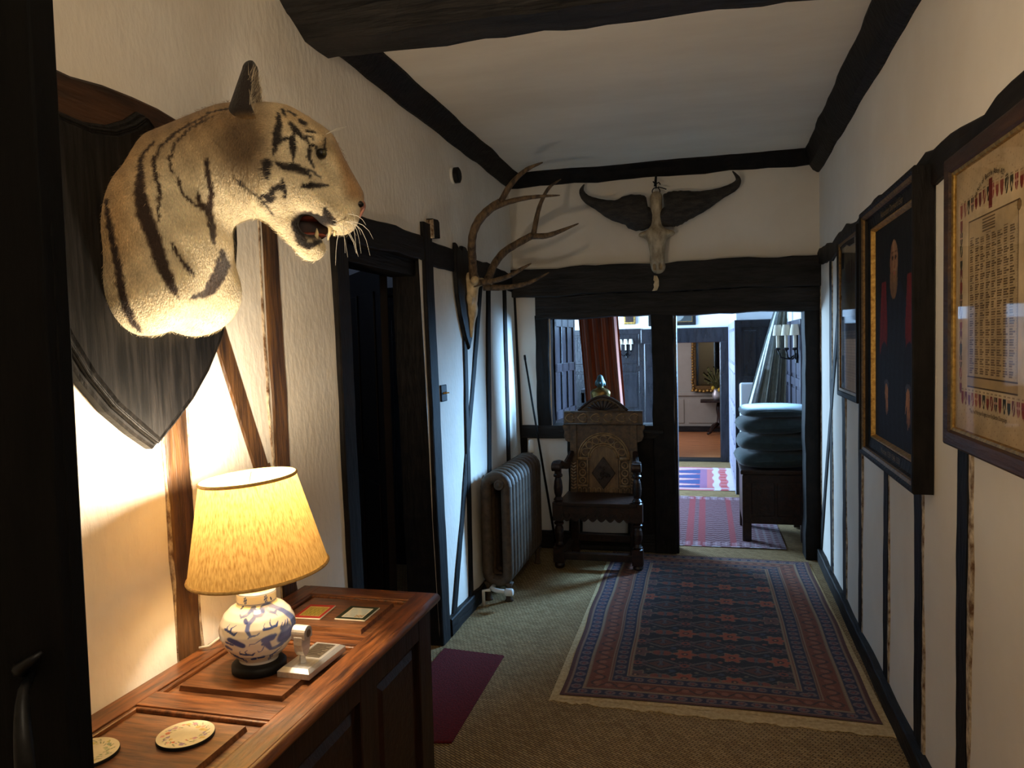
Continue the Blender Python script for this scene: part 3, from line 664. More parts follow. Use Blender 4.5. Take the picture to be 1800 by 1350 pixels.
# ================================================================== oak coffer
CT = .71
ch = root('oak_coffer', 'long polished oak coffer with panelled lid carrying the lamp', 'chest', (-1.085, 1.60, 0))
cx, cy = -1.085, 1.60
X0, X1, Y0, Y1 = -1.325, -.850, .90, 2.245
def cb(lo, hi, name, mat, par, bev=.003, seg=2): return MB().box((lo[0]-cx, lo[1]-cy, lo[2]), (hi[0]-cx, hi[1]-cy, hi[2])).build(name, M[mat], par, bevel=bev, seg=seg)
lid = cb((X0, Y0, CT-.034), (X1, Y1, CT-.016), 'lid', 'oak', ch)
cb((X0, Y0, CT-.016), (X0+.062, Y1, CT), 'lid_stile', 'oak', lid, .002)
cb((X1-.068, Y0, CT-.016), (X1-.004, Y1, CT), 'lid_stile', 'oak', lid, .002)
RY = [(Y0, Y0+.11), (1.395, 1.462), (1.808, 1.872), (2.172, Y1)]
for a, b in RY: cb((X0+.062, a, CT-.016), (X1-.068, b, CT-.0004), 'lid_rail', 'oak_x', lid, .002)
for k in range(3):
    a, b = RY[k][1], RY[k+1][0]
    x0, x1 = X0+.062, X1-.068
    p = MB().taper((x0-cx+.010, a-cy+.010, CT-.0165), (x1-cx-.010, b-cy-.010, CT-.0125), (.002, .002)).taper((x0-cx+.034, a-cy+.034, CT-.0130), (x1-cx-.034, b-cy-.034, CT), (.0025, .0025)).build('lid_panel', M['oak_panel'], lid)
    for (lo, hi) in (((x0, a, CT-.016), (x0+.011, b, CT-.003)), ((x0, b-.011, CT-.016), (x1, b, CT-.003)), ((x0, a, CT-.016), (x1, a+.009, CT-.005)), ((x1-.009, a, CT-.016), (x1, b, CT-.005))):
        cb(lo, hi, 'moulding', 'oak', lid, .004, 3)
pts = [(X1-.004-cx, Y0-cy, CT-.013), (X1-.004-cx, Y1-.002-cy, CT-.013)]
MB().tube([(X1-.002-cx, Y0-cy+(Y1-Y0)*i/10, CT-.014) for i in range(11)], .0135, 14).build('lid_nosing', M['oak'], lid, smooth=True)
MB().tube([(X0+.02-cx+(X1-X0-.02)*i/10, Y1-cy, CT-.014) for i in range(11)], .0135, 14).build('lid_nosing', M['oak_x'], lid, smooth=True)
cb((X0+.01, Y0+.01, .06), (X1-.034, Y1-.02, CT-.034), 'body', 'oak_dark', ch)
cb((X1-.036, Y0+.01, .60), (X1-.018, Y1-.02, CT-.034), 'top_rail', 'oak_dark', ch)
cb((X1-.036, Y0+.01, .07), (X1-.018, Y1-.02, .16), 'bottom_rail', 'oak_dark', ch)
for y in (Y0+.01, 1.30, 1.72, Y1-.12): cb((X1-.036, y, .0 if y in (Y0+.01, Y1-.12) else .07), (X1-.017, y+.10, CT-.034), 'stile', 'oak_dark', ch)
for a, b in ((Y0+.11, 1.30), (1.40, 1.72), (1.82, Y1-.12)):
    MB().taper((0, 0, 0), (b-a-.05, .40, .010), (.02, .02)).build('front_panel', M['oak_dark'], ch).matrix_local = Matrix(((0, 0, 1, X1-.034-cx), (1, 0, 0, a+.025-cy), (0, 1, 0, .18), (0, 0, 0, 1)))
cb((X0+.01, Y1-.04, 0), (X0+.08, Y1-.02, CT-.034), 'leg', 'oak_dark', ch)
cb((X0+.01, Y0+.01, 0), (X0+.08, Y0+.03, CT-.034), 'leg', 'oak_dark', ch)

# ================================================================== table lamp
LX, LY = -1.092, 1.622
lp = root('table_lamp', 'lit table lamp with blue and white dragon vase and yellow silk shade', 'lamp', (LX, LY, CT))
MB().lathe([(.060, 0), (.066, .003), (.066, .018), (.060, .024), (.050, .026), (.02, .027)], 40).build('base', M['dark_plastic'], lp, smooth=True)
vp = [(.040, .025), (.047, .027), (.049, .034), (.055, .042), (.070, .058), (.083, .080), (.090, .102), (.092, .120), (.089, .140), (.080, .160), (.066, .176), (.050, .186), (.045, .190),
      (.0465, .192), (.0475, .198), (.0475, .218), (.046, .222), (.040, .226), (.036, .240), (.020, .246)]
vp = [(r_, z_ if z_ < .034 else .034+(z_-.034)*.885) for r_, z_ in vp]
vz = np.interp(np.linspace(0, 1, 150), np.linspace(0, 1, len(vp)), [p[1] for p in vp]); vr = np.interp(np.linspace(0, 1, 150), np.linspace(0, 1, len(vp)), [p[0] for p in vp])
TH0 = math.atan2(-LY, -LX)   # side towards the room
def vpos(U, V):
    a = U*2*PI; i = V*149; r = np.interp(i, np.arange(150), vr); z = np.interp(i, np.arange(150), vz)
    return np.stack([r*np.cos(a), r*np.sin(a), z], 1)
def vpx(l): return [((x-570)/470*1.02, (1170-y)/870*.165+.03, w) for x, y, w in l]
DR = [[(290, 400, 8), (330, 430, 12), (400, 400, 22), (460, 350, 30), (520, 350, 34), (540, 400, 40), (620, 400, 36), (700, 350, 36), (800, 320, 34), (890, 360, 34), (950, 440, 30), (990, 560, 26), (1000, 660, 26), (960, 780, 40), (900, 830, 50), (850, 780, 60), (900, 680, 60), (860, 640, 30)],
      [(520, 440, 26), (450, 500, 24), (440, 580, 24), (480, 660, 16), (560, 650, 8), (590, 620, 4)], [(480, 660, 10), (450, 690, 4)], [(740, 380, 18), (830, 430, 16), (890, 400, 8)], [(830, 430, 10), (850, 470, 4)],
      [(860, 880, 30), (780, 900, 26), (720, 900, 22), (680, 830, 34), (660, 780, 40), (620, 800, 20)], [(640, 740, 40), (720, 720, 46), (760, 700, 24)], [(660, 720, 8), (600, 720, 5), (530, 770, 5), (470, 770, 5), (460, 800, 4)],
      [(640, 820, 6), (610, 900, 6), (570, 920, 5), (555, 890, 4)], [(840, 620, 10), (870, 570, 4)], [(880, 620, 12), (915, 560, 4)], [(920, 620, 12), (945, 550, 4)]]
CLD = [[(190, 590, 16), (240, 610, 16), (290, 640, 16), (330, 600, 4)], [(220, 610, 10), (200, 560, 5), (220, 520, 2)], [(250, 610, 10), (250, 560, 6), (300, 520, 2)],
       [(640, 590, 18), (720, 590, 16), (790, 580, 16), (830, 530, 4)], [(650, 590, 10), (640, 550, 5), (670, 510, 2)], [(740, 590, 12), (720, 530, 6), (745, 470, 2)],
       [(330, 940, 18), (400, 950, 16), (480, 960, 16), (520, 920, 4)], [(340, 940, 10), (325, 910, 5), (340, 880, 2)], [(410, 940, 10), (395, 900, 6), (440, 860, 2)],
       [(250, 720, 34), (310, 750, 40), (380, 790, 36)], [(200, 770, 14), (270, 790, 12)], [(190, 850, 26), (230, 870, 18)], [(190, 960, 14), (250, 1010, 28), (310, 1045, 14)],
       [(450, 1050, 18), (510, 1040, 22)], [(560, 1030, 20), (640, 1025, 22)], [(740, 1030, 10), (800, 1000, 12), (880, 930, 4)], [(400, 460, 24), (420, 480, 24)], [(240, 340, 20), (260, 320, 8)], [(880, 240, 12), (900, 270, 14)]]
DRN = [vpx(l) for l in DR]; CLN = [vpx(l) for l in CLD]
def sc_(L): return [[(x, y, w/470*.92) for x, y, w in l] for l in L]
def vcol(U, V):
    a = U*2*PI; i = V*149; z = np.interp(i, np.arange(150), vz)
    C = np.tile(np.array([240, 238, 232.]), (len(U), 1))
    for base_a, flip in ((TH0, 1), (TH0+PI, 1)):
        d = (a-base_a+PI) % (2*PI)-PI
        m = np.abs(d) < PI/2
        x = np.sin(d)*1.0; y = (z-.03)/.147*870/470
        def sn(L): return [[(p[0], (p[1]-.03)/.165*870/470, p[2]/470*1.15) for p in l] for l in L]
        md = strokes(x, y, sn([[(q[0], q[1], q[2]) for q in l] for l in DRN]))*m
        sc = .75+.25*np.sin(x*190)*np.sin(y*190)
        C = mixc(C, (58, 84, 176), np.clip(md*sc, 0, .95)); C = mixc(C, (52, 76, 150), strokes(x, y, sn(CLN))*m*.95)
    for zc in (.188, .045):
        band = np.abs(z-zc) < .011
        ph = (a*6/(2*PI)) % 1-.5
        fl_ = (np.hypot(ph*.10, z-zc) < .0095) & (np.sin(np.arctan2(z-zc, ph*.10)*6) > -.3)
        C = mixc(C, (60, 86, 170), (band & fl_)*.9)
    for zl in (.1765, .1985, .056): C = mixc(C, (120, 136, 186), (np.abs(z-zl) < .0012)*.8)
    return C
painted('vase', vpos, 361, 170, vcol, M['porcelain'], lp)
MB().lathe([(.010, .215), (.010, .30), (.016, .302), (.016, .335), (.012, .337)], 16).build('bulb_holder', M['brass'], lp, smooth=True)
MB().lathe([(.010, .335), (.016, .355), (.028, .395), (.031, .412), (.024, .432), (.004, .442)], 20).build('bulb', M['bulb'], lp, smooth=True)
sh = bpy.data.objects.new('lamp_shade', None)
SHM = Matrix.Translation((0.0, 0.0, .366))@Matrix.Rotation(.075, 4, Vector((-LX, -LY, 0)).normalized())
def shade_part(name, mb, mat, par=None, **k):
    o = mb.build(name, mat, par or lp, **k)
    if par is None: o.matrix_local = SHM
    return o
R0, R1, HH = .168, .115, .116
n_ = 64
so = shade_part('shade', MB().loft([[(r*math.cos(2*PI*k/n_), r*math.sin(2*PI*k/n_), z) for k in range(n_)] for r, z in [(R0+(R1-R0)*i/10, -HH+2*HH*i/10) for i in range(11)]], cap=False), M['shade'], smooth=True, fix=False)
for r, z in ((R0, -HH), (R1, HH)):
    MB().tube([(r*math.cos(2*PI*k/48), r*math.sin(2*PI*k/48), z) for k in range(48)], .0042, 8, loop=True).build('trim', M['trim'], so, smooth=True)
g = MB()
for k in range(3): g.tube([(0, 0, HH-.02), (R1*math.cos(k*2.094), R1*math.sin(k*2.094), HH-.003)], .0015, 5)
g.tube([(.02*math.cos(i*.524), .02*math.sin(i*.524), HH-.02) for i in range(12)], .002, 5, loop=True)
g.build('shade_carrier', M['brass'], so)
MB().tube([(.0, .062, .012), (-.05, .10, .010), (-.11, .115, .030), (-.165, .10, .040), (-.20, .075, .012), (-.224, .065, .008)], .0042, 8).build('cable', M['cream_plastic'], lp, smooth=True)
bl_ = bpy.data.lights.new('lamp_bulb_light', 'POINT'); bl_.energy = LAMP_W; bl_.color = LAMP_COL; bl_.shadow_soft_size = .034
blo = bpy.data.objects.new('lamp_bulb_light', bl_); COL.objects.link(blo); blo.parent = lp; blo.location = (0, 0, .492)

# ================================================================== things lying on the coffer
TOPZ = CT
def round_coaster(loc, label, cols, seed, rz):
    r_ = root('round_coaster', label, 'coaster', (loc[0], loc[1], TOPZ), (0, 0, rz), group='round floral coasters on the coffer')
    R = .057; rg = random.Random(seed)
    MB().lathe([(R-.002, 0), (R, .001), (R, .006), (R-.001, .0075)], 48).build('board', M['dark_plastic'], r_)
    fl_ = []
    for k in range(26):
        a = 2*PI*k/26+rg.uniform(-.1, .1); q = rg.uniform(.50, .80); fl_.append((q*math.cos(a), q*math.sin(a), rg.uniform(.04, .10), cols[rg.randrange(len(cols))]))
    def pos(U, V): return np.stack([R*.985*V*np.cos(U*2*PI), R*.985*V*np.sin(U*2*PI), np.full(len(U), .0078)], 1)
    def col(U, V):
        x, y = V*np.cos(U*2*PI), V*np.sin(U*2*PI); C = np.tile(np.array([226, 214, 176.]), (len(U), 1))
        for k in range(40):
            a = 2*PI*k/40; q = .65+.12*math.sin(k*2.3); C = mixc(C, (96, 110, 72), strokes(x, y, [[(q*math.cos(a), q*math.sin(a), .025), ((q+.1)*math.cos(a+.12), (q+.1)*math.sin(a+.12), .012)]])*.8)
        for fx, fy, fr, fc in fl_: C = mixc(C, fc, (np.hypot(x-fx, y-fy) < fr)*(.55+.35*(np.sin(np.arctan2(y-fy, x-fx)*5) > 0)))
        return C
    painted('printed_face', pos, 97, 34, col, M['print'], r_)
    return r_
round_coaster((-1.050, 1.292), 'round cream coaster with a wreath of red and pink flowers', [(206, 92, 60), (222, 150, 130), (196, 130, 150), (214, 178, 90), (140, 110, 160)], 3, .4)
round_coaster((-1.196, 1.190), 'round cream coaster with a green and yellow wreath, nearest the plank door', [(150, 164, 110), (196, 184, 90), (120, 140, 110), (176, 180, 130)], 8, 1.9)
def place_mat(label, x0, x1, y0, y1, sk, rim, art):
    w, d = x1-x0, y1-y0
    r_ = root('rectangular_coaster', label, 'coaster', (x0, y0, TOPZ), (0, 0, sk), group='rectangular coasters on the coffer')
    MB().box((0, 0, 0), (w, d, .0045)).build('board', M['cream_plastic'], r_, bevel=.006, seg=3)
    def pos(U, V): return np.stack([.002+U*(w-.004), .002+V*(d-.004), np.full(len(U), .0048)], 1)
    painted('printed_face', pos, 60, 60, lambda U, V: art(U, V, rim), M['print'], r_)
def art_map(U, V, rim):
    C = np.tile(np.array(rim, float), (len(U), 1)); m = (np.abs(U-.5) < .36) & (np.abs(V-.5) < .33)
    D = np.tile(np.array([196, 180, 84.]), (len(U), 1)); n = np.sin(U*60+np.sin(V*31)*3)*np.sin(V*70+U*20)
    D = mixc(D, (96, 92, 40), (n > .45)*.8); D = mixc(D, (226, 206, 120), (V > .78)*.8)
    C[m] = D[m]; e = (np.abs(U-.5) < .39) & (np.abs(V-.5) < .36) & ~m; C[e] = (222, 196, 120); return C
def art_house(U, V, rim):
    C = np.tile(np.array(rim, float), (len(U), 1)); m = (np.abs(U-.5) < .33) & (np.abs(V-.5) < .34)
    D = np.tile(np.array([196, 210, 212.]), (len(U), 1)); D = mixc(D, (226, 226, 216), np.clip(np.sin(U*17+V*9)*.6, 0, 1))
    D = mixc(D, (170, 120, 60), ((V < .34) & (U > .55) & (np.sin(U*50)*np.sin(V*60) > -.3))*.7)
    C[m] = D[m]; e = (np.abs(U-.5) < .355) & (np.abs(V-.5) < .365) & ~m; C[e] = (236, 232, 220); return C
place_mat('rectangular coaster with a red border and yellow picture', -1.195, -1.108, 1.950, 2.065, .06, (186, 52, 44), art_map)
place_mat('rectangular coaster with a dark green border and pale blue picture', -1.068, -.970, 1.966, 2.076, .01, (44, 56, 40), art_house)
# engraved metal presentation piece
tr = root('metal_presentation_piece', 'silver metal fork-shaped ornament on a flat engraved silver plinth', 'ornament', (-.974, 1.675, CT), (0, 0, -.03))
p_ = MB().loft([[(-.044, -.090, 0), (.044, -.090, 0), (.044, .090, 0), (-.044, .090, 0)], [(-.044, -.090, .014), (.044, -.090, .014), (.044, .090, .014), (-.044, .090, .014)],
                [(-.034, -.078, .022), (.034, -.078, .022), (.034, .078, .022), (-.034, .078, .022)]]).build('plinth', M['steel'], tr, bevel=.0008)
MB().box((-.026, -.012, .0222), (.026, .070, .0228)).build('engraved_plate', M['steel_dark'], p_)
for k in range(10): MB().box((-.022, .064-.0072*k, .0228), (.022-(k % 3)*.006, .0665-.0072*k, .0231)).build('engraved_line', M['ink'], p_)
MB().lathe([(.010, .022), (.0085, .034), (.0085, .046)], 4, c=(0, -.045, 0)).build('stem', M['steel'], tr, bevel=.001)
lug = [(.0, .040), (.010, .044), (.017, .056), (.020, .072), (.019, .092), (-.019, .092), (-.020, .072), (-.017, .056), (-.010, .044)]
MB().prism(lug, lambda a, b, d: (d, -.045+a, b), -.012, .012).build('lug', M['steel'], tr, bevel=.002)
hd = [(.018*math.cos(t), .098+.018*math.sin(t)) for t in [PI*i/10 for i in range(11)]]+[(-.018, .084), (.018, .084)]
hb = MB().prism(hd, lambda a, b, d: (d, -.045+a, b), -.019, .019).build('head', M['steel'], tr, bevel=.002)
MB().prism([(.0095*math.cos(t), .097+.0095*math.sin(t)) for t in [2*PI*i/16 for i in range(16)]], lambda a, b, d: (d, -.045+a, b), -.0196, .0196).build('bore', M['steel_dark'], hb)
# ================================================================== stag antlers on a shield
am = root('stag_antler_mount', 'stag antlers and frontal bone mounted on a dark shield beside the left doorway', 'antlers', LW(4.16, 1.80))
AX, AY, AZ = LW(4.16, 1.80)
ho = [(0, 1.487), (.06, 1.56), (.125, 1.68), (.165, 1.80), (.178, 1.92), (.165, 2.03), (.150, 2.09), (.105, 2.065), (.06, 2.06), (.03, 2.085)]
ao = ho+[(-a, b) for a, b in ho[::-1] if a > 0]
def aring(k, d): return [(d-.027*(b-AZ), a*k+.02, 1.80+(b-1.80)*(1-(1-k)*.8)-AZ) for a, b in ao]
MB().loft([aring(1, .004), aring(1, .020), aring(.96, .028), aring(.90, .030)]).build('shield', M['ebony'], am, bevel=.002)
def px5(l, Y):   # outline points measured on the photograph's crop -> a plane across the corridor
    return l
def ant(pts, rad, name, par):
    P = [Vector(p) for p in pts]; Q = []; R = []
    for i in range(len(P)-1):
        p0 = P[max(i-1, 0)]; p1 = P[i]; p2 = P[i+1]; p3 = P[min(i+2, len(P)-1)]
        for k in range(5):
            t = k/5; Q.append(.5*((2*p1)+(p2-p0)*t+(2*p0-5*p1+4*p2-p3)*t*t+(3*p1-p0-3*p2+p3)*t**3)); R.append((rad[i]*(1-t)+rad[i+1]*t)*(1+.04*math.sin(i*9+k*2.1)))
    Q.append(P[-1]); R.append(rad[-1])
    Q = [(p.x-AX, p.y-AY, p.z-AZ) for p in Q]
    return MB().tube(Q, R, 10).build(name, M['antler'], par, smooth=True)
AN={'near_beam': [(-1.289, 4.19, 1.858), (-1.292, 4.16, 1.914), (-1.277, 4.1, 1.993), (-1.263, 4.05, 2.072), (-1.241, 4.02, 2.141), (-1.202, 4.02, 2.208), (-1.148, 4.04, 2.263), (-1.095, 4.06, 2.3)], 'near_up': [(-1.095, 4.06, 2.295), (-1.042, 4.05, 2.372), (-0.988, 4.07, 2.436), (-0.937, 4.1, 2.48), (-0.867, 4.14, 2.515)], 'near_fwd': [(-1.134, 4.04, 2.268), (-1.066, 4.06, 2.293), (-0.975, 4.08, 2.313), (-0.883, 4.1, 2.322), (-0.769, 4.12, 2.324)], 'near_brow': [(-1.291, 4.18, 1.872), (-1.184, 4.16, 1.875), (-1.078, 4.14, 1.897), (-0.994, 4.12, 1.934), (-0.94, 4.12, 1.961)], 'far_beam': [(-1.246, 4.25, 1.865), (-1.238, 4.3, 1.918), (-1.222, 4.36, 1.992), (-1.179, 4.42, 2.067), (-1.104, 4.46, 2.121), (-1.013, 4.48, 2.168)], 'far_up': [(-1.007, 4.48, 2.161), (-0.978, 4.48, 2.29), (-0.946, 4.46, 2.365), (-0.894, 4.44, 2.437), (-0.818, 4.42, 2.477)], 'far_fwd': [(-1.023, 4.48, 2.165), (-0.925, 4.46, 2.158), (-0.839, 4.44, 2.175), (-0.718, 4.42, 2.212)], 'far_brow': [(-1.265, 4.26, 1.85), (-1.157, 4.28, 1.846), (-1.06, 4.3, 1.855), (-0.978, 4.3, 1.876), (-0.877, 4.3, 1.923)]}
a1 = ant(AN['near_beam'], [.028, .026, .024, .023, .024, .025, .025, .021], 'antler', am)
ant(AN['near_up'], [.018, .016, .014, .012, .004], 'tine', a1); ant(AN['near_fwd'], [.020, .016, .014, .010, .003], 'tine', a1); ant(AN['near_brow'], [.020, .016, .014, .010, .003], 'tine', a1)
a2 = ant(AN['far_beam'], [.026, .024, .023, .023, .023, .022], 'antler', am)
ant(AN['far_up'], [.018, .014, .012, .010, .003], 'tine', a2); ant(AN['far_fwd'], [.020, .017, .013, .003], 'tine', a2); ant(AN['far_brow'], [.020, .017, .014, .011, .003], 'tine', a2)
def stag(P):
    f = S_cone(P, (.035, .045, 1.895), (.030, .040, 1.70), .046, .030, sq=(1, 1, 1))
    f = smin(f, S_cone(P, (.040, .04, 1.72), (.028, .03, 1.565), .026, .010), .02)
    for w in (-1, 1):
        f = smin(f, S_cone(P, (.050, .045, 1.87), (.075, .045+w*.065, 1.885), .026, .024), .015)
        f = smin(f, S_ell(P, (.035, .045+w*.045, 1.78), (.020, .016, .035)), .015)
        f = smax(f, -S_ell(P, (.055, .045+w*.052, 1.815), (.02, .018, .026)), .008)
    return f
V, F = surfnet(stag, (-.03, -.10, 1.53), (.13, .18, 1.97), .006)
np_mesh('frontal_bone', V+np.array([.012, 0, -AZ]), F, M['bone'], am)

# ================================================================== buffalo skull on the end wall
BX, BY, BZ = -.321, YB-.055, 2.30
bs = root('buffalo_skull', 'pale buffalo skull with sweeping black horns hung high on the end wall', 'skull', (BX, BY, BZ))
def bp(cx_, cy_):   # crop units -> metres on the wall (x right, z up)
    return ((cx_-655)/3.75/1320*5.19, -((cy_-560)+.074*(cx_-655))/3.75/1320*5.19)
def hornm(pts, name='horn'):
    P = []
    for x, y, r in pts: a, b = bp(x, y); P.append((a, b, r/3.75/1320*5.19))
    Q, R = [], []
    for i in range(len(P)-1):
        p0, p1, p2, p3 = P[max(i-1, 0)], P[i], P[i+1], P[min(i+2, len(P)-1)]
        for k in range(6):
            t = k/6; c_ = [.5*(2*p1[j]+(p2[j]-p0[j])*t+(2*p0[j]-5*p1[j]+4*p2[j]-p3[j])*t*t+(3*p1[j]-p0[j]-3*p2[j]+p3[j])*t**3) for j in range(3)]
            Q.append((c_[0], -.012-.05*min(1, abs(c_[0])/.3)*0-.02, c_[1])); R.append(max(c_[2], .003)*(1+.02*math.sin(i*7+k*2)))
    Q.append((P[-1][0], -.03, P[-1][1])); R.append(P[-1][2])
    return MB().tube(Q, R, 16, flat=.42, flatdir=(0, 1, 0)).build(name, M['horn'], bs, smooth=True)
hornm([(628, 455, 30), (605, 470, 95), (545, 472, 118), (475, 455, 104), (380, 455, 70), (275, 418, 40), (195, 380, 27), (163, 330, 17), (181, 284, 4)])
hornm([(690, 450, 30), (708, 462, 95), (760, 446, 116), (830, 425, 102), (935, 398, 72), (1060, 345, 38), (1145, 302, 28), (1172, 255, 16), (1137, 203, 4)])
def bskull(P):
    S = P
    def c(a, b): return bp(a, b)
    q = lambda a, b, y: (c(a, b)[0], y, c(a, b)[1])
    f = S_cone(S, q(655, 370, -.03), q(655, 580, -.04), .042, .034)
    f = smin(f, S_ell(S, q(655, 610, -.035), (.125, .045, .035)), .03)
    f = smin(f, S_cone(S, q(655, 620, -.04), q(660, 780, -.035), .068, .044), .03)
    f = smin(f, S_cone(S, q(652, 780, -.03), q(662, 822, -.02), .046, .050), .02)
    for w in (-1, 1):
        f = smax(f, -S_ell(S, (c(655, 640)[0]+w*.098, -.055, c(655, 640)[1]), (.030, .03, .020)), .01)
        f = smax(f, -S_ell(S, (c(660, 825)[0]+w*.020, -.075, c(655, 825)[1]), (.013, .04, .026)), .006)
    f = smax(f, -S_cone(S, q(660, 790, -.085), q(660, 900, -.07), .008, .012), .006)
    f = smax(f, P[..., 1]-.03, .01)
    return f
V, F = surfnet(bskull, (-.17, -.11, -.36), (.17, .05, .24), .0065)
np_mesh('skull', V, F, M['bone_grey'], bs)
x_, z_ = bp(655, 332)
MB().tube([(x_+.026*math.cos(2*PI*k/20), -.035, z_+.026*math.sin(2*PI*k/20)) for k in range(20)], .004, 6, loop=True).build('ring', M['black_iron'], bs, smooth=True)
mb = MB(); zt = bp(655, 232)[1]
mb.tube([(x_, -.03, z_+.02), (x_+.004, -.03, zt+.0)], .005, 6); mb.tube([(x_-.02, -.03, z_+.07), (x_-.005, -.035, z_+.05), (x_+.02, -.035, z_+.06), (x_+.03, -.03, z_+.045)], .0045, 6)
mb.tube([(x_+.012, -.03, z_+.03), (x_+.04, -.03, z_+.022), (x_+.07, -.03, z_+.01)], .004, 6); mb.tube([(x_-.008, -.03, z_+.035), (x_+.0, -.035, z_+.10)], .008, 6)
mb.build('hanging_wire', M['black_iron'], bs)
tx, tz = bp(645, 930); tb = root('bone_fragment', 'small white bone fragment hanging from a thread below the skull', 'bone', (BX+tx, YB-.098, BZ+tz))
MB().prism([(-.012, .052), (.010, .048), (.022, .02), (.022, -.02), (.008, -.052), (-.026, -.055), (-.012, -.03), (-.016, -.01), (-.008, .01), (-.016, .02)], lambda a, b, d: (a, d, b), -.006, .006).build('fragment', M['bone'], tb, bevel=.003)
MB().tube([(.0, 0, .05), (.002, 0, .072)], .0015, 5).build('thread', M['black_iron'], tb)

# ================================================================== small fittings on the left wall
sw = root('light_switch', 'black light switch plate with brass toggles beside the left doorway', 'switch', LW(3.745, 1.262), (0, -.027, 0))
MB().box((0, -.043, -.044), (.010, .043, .044)).build('plate', M['dark_plastic'], sw, bevel=.004)
for y in (-.016, .016):
    MB().lathe([(.006, .0), (.007, .004), (.003, .006), (.0035, .020), (.001, .022)], 10).build('toggle', M['brass'], sw, smooth=True).matrix_local = Matrix.Translation((.010, y, 0))@Matrix.Rotation(PI/2, 4, 'Y')
se = root('wall_sensor', 'small round black sensor on a white ring high on the left wall', 'sensor', LW(4.10, 2.475), (0, -.027, 0))
MB().lathe([(.047, 0), (.047, .014), (.042, .016)], 28).build('ring', M['white_plastic'], se).matrix_local = Matrix.Rotation(PI/2, 4, 'Y')
MB().lathe([(.044, .016), (.044, .040), (.034, .046), (.01, .047)], 28).build('lens', M['dark_plastic'], se, smooth=False).matrix_local = Matrix.Rotation(PI/2, 4, 'Y')

# ================================================================== cast-iron radiator
ra = root('cast_iron_radiator', 'old brown cast-iron column radiator standing against the left wall', 'radiator', (-1.205, 4.60, 0))
def section():
    mb = MB(); r = .034; w, z0, z1, c_ = .062, .115, .735, .055; path = []
    for (sx, zc, a0) in ((1, z1-c_, 0), (-1, z1-c_, PI/2), (-1, z0+c_, PI), (1, z0+c_, 1.5*PI)):
        for i in range(5): a = a0+PI/2*i/4; path.append((sx*(w-c_)+c_*math.cos(a), 0, zc+c_*math.sin(a)))
    mb.tube(path, r, 10, flat=1.12, flatdir=(0, 1, 0), loop=True)
    mb.box((-.025, -.030, z1-.03), (.025, .030, z1+.012)); mb.box((-.025, -.030, z0-.02), (.025, .030, z0+.03))
    return mb
s0 = section().build('section', M['iron'], ra, smooth=True)
NS = 11
for k in range(NS):
    o = s0 if k == 0 else s0.copy()
    if k: COL.objects.link(o); o.parent = ra
    o.location = (0, -.385+.078*k, 0)
for y in (-.385, -.385+.078*(NS-1)):
    for sx in (-1, 1):
        MB().lathe([(.026, 0), (.020, .012), (.015, .045), (.018, .085), (.030, .11)], 12, c=(sx*.062, y, 0)).build('foot', M['iron'], ra, smooth=True)
for zc in (.695, ):
    q = MB().lathe([(.030, 0), (.030, .012), (.022, .016), (.018, .010), (.012, .020), (.003, .022)], 20).build('end_plug', M['iron'], ra, smooth=True); q.matrix_local = Matrix.Translation((.028, -.42, zc))@Matrix.Rotation(PI/2, 4, 'X')
MB().tube([(-.02, -.42, .095), (-.02, -.47, .095), (.02, -.50, .095), (.085, -.50, .090)], .013, 10).build('valve_pipe', M['white_plastic'], ra, smooth=True)
MB().lathe([(.018, 0), (.022, .006), (.022, .042), (.016, .048)], 14).build('lockshield_cap', M['white_plastic'], ra, smooth=True).matrix_local = Matrix.Translation((.07, -.50, .090))@Matrix.Rotation(PI/2, 4, 'Y')
MB().tube([(-.06, -.50, .0), (-.06, -.50, .09), (-.02, -.495, .095)], .010, 10).build('valve_pipe', M['white_plastic'], ra, smooth=True)
MB().lathe([(.020, 0), (.022, .01), (.022, .05), (.018, .058), (.016, .085), (.010, .088)], 18).build('thermostat_head', M['white_plastic'], ra, smooth=True).matrix_local = Matrix.Translation((.02, .455, .76))
MB().tube([(.02, .455, .76), (.02, .455, .72), (.02, .42, .70)], .010, 8).build('valve_pipe', M['iron'], ra, smooth=True)

# ================================================================== walking stick in the corner
ws_ = root('walking_stick', 'thin dark walking stick leaning in the corner behind the radiator', 'stick', (-1.075, 5.335, 0))
MB().tube([(0, 0, .0), (-.105, -.005, .72), (-.205, .0, 1.40)], [.009, .008, .007], 8).build('shaft', M['black_oak'], ws_, smooth=True)
MB().tube([(-.205, 0, 1.40), (-.209, 0, 1.435)], [.0095, .008], 8).build('knob', M['black_iron'], ws_, smooth=True)

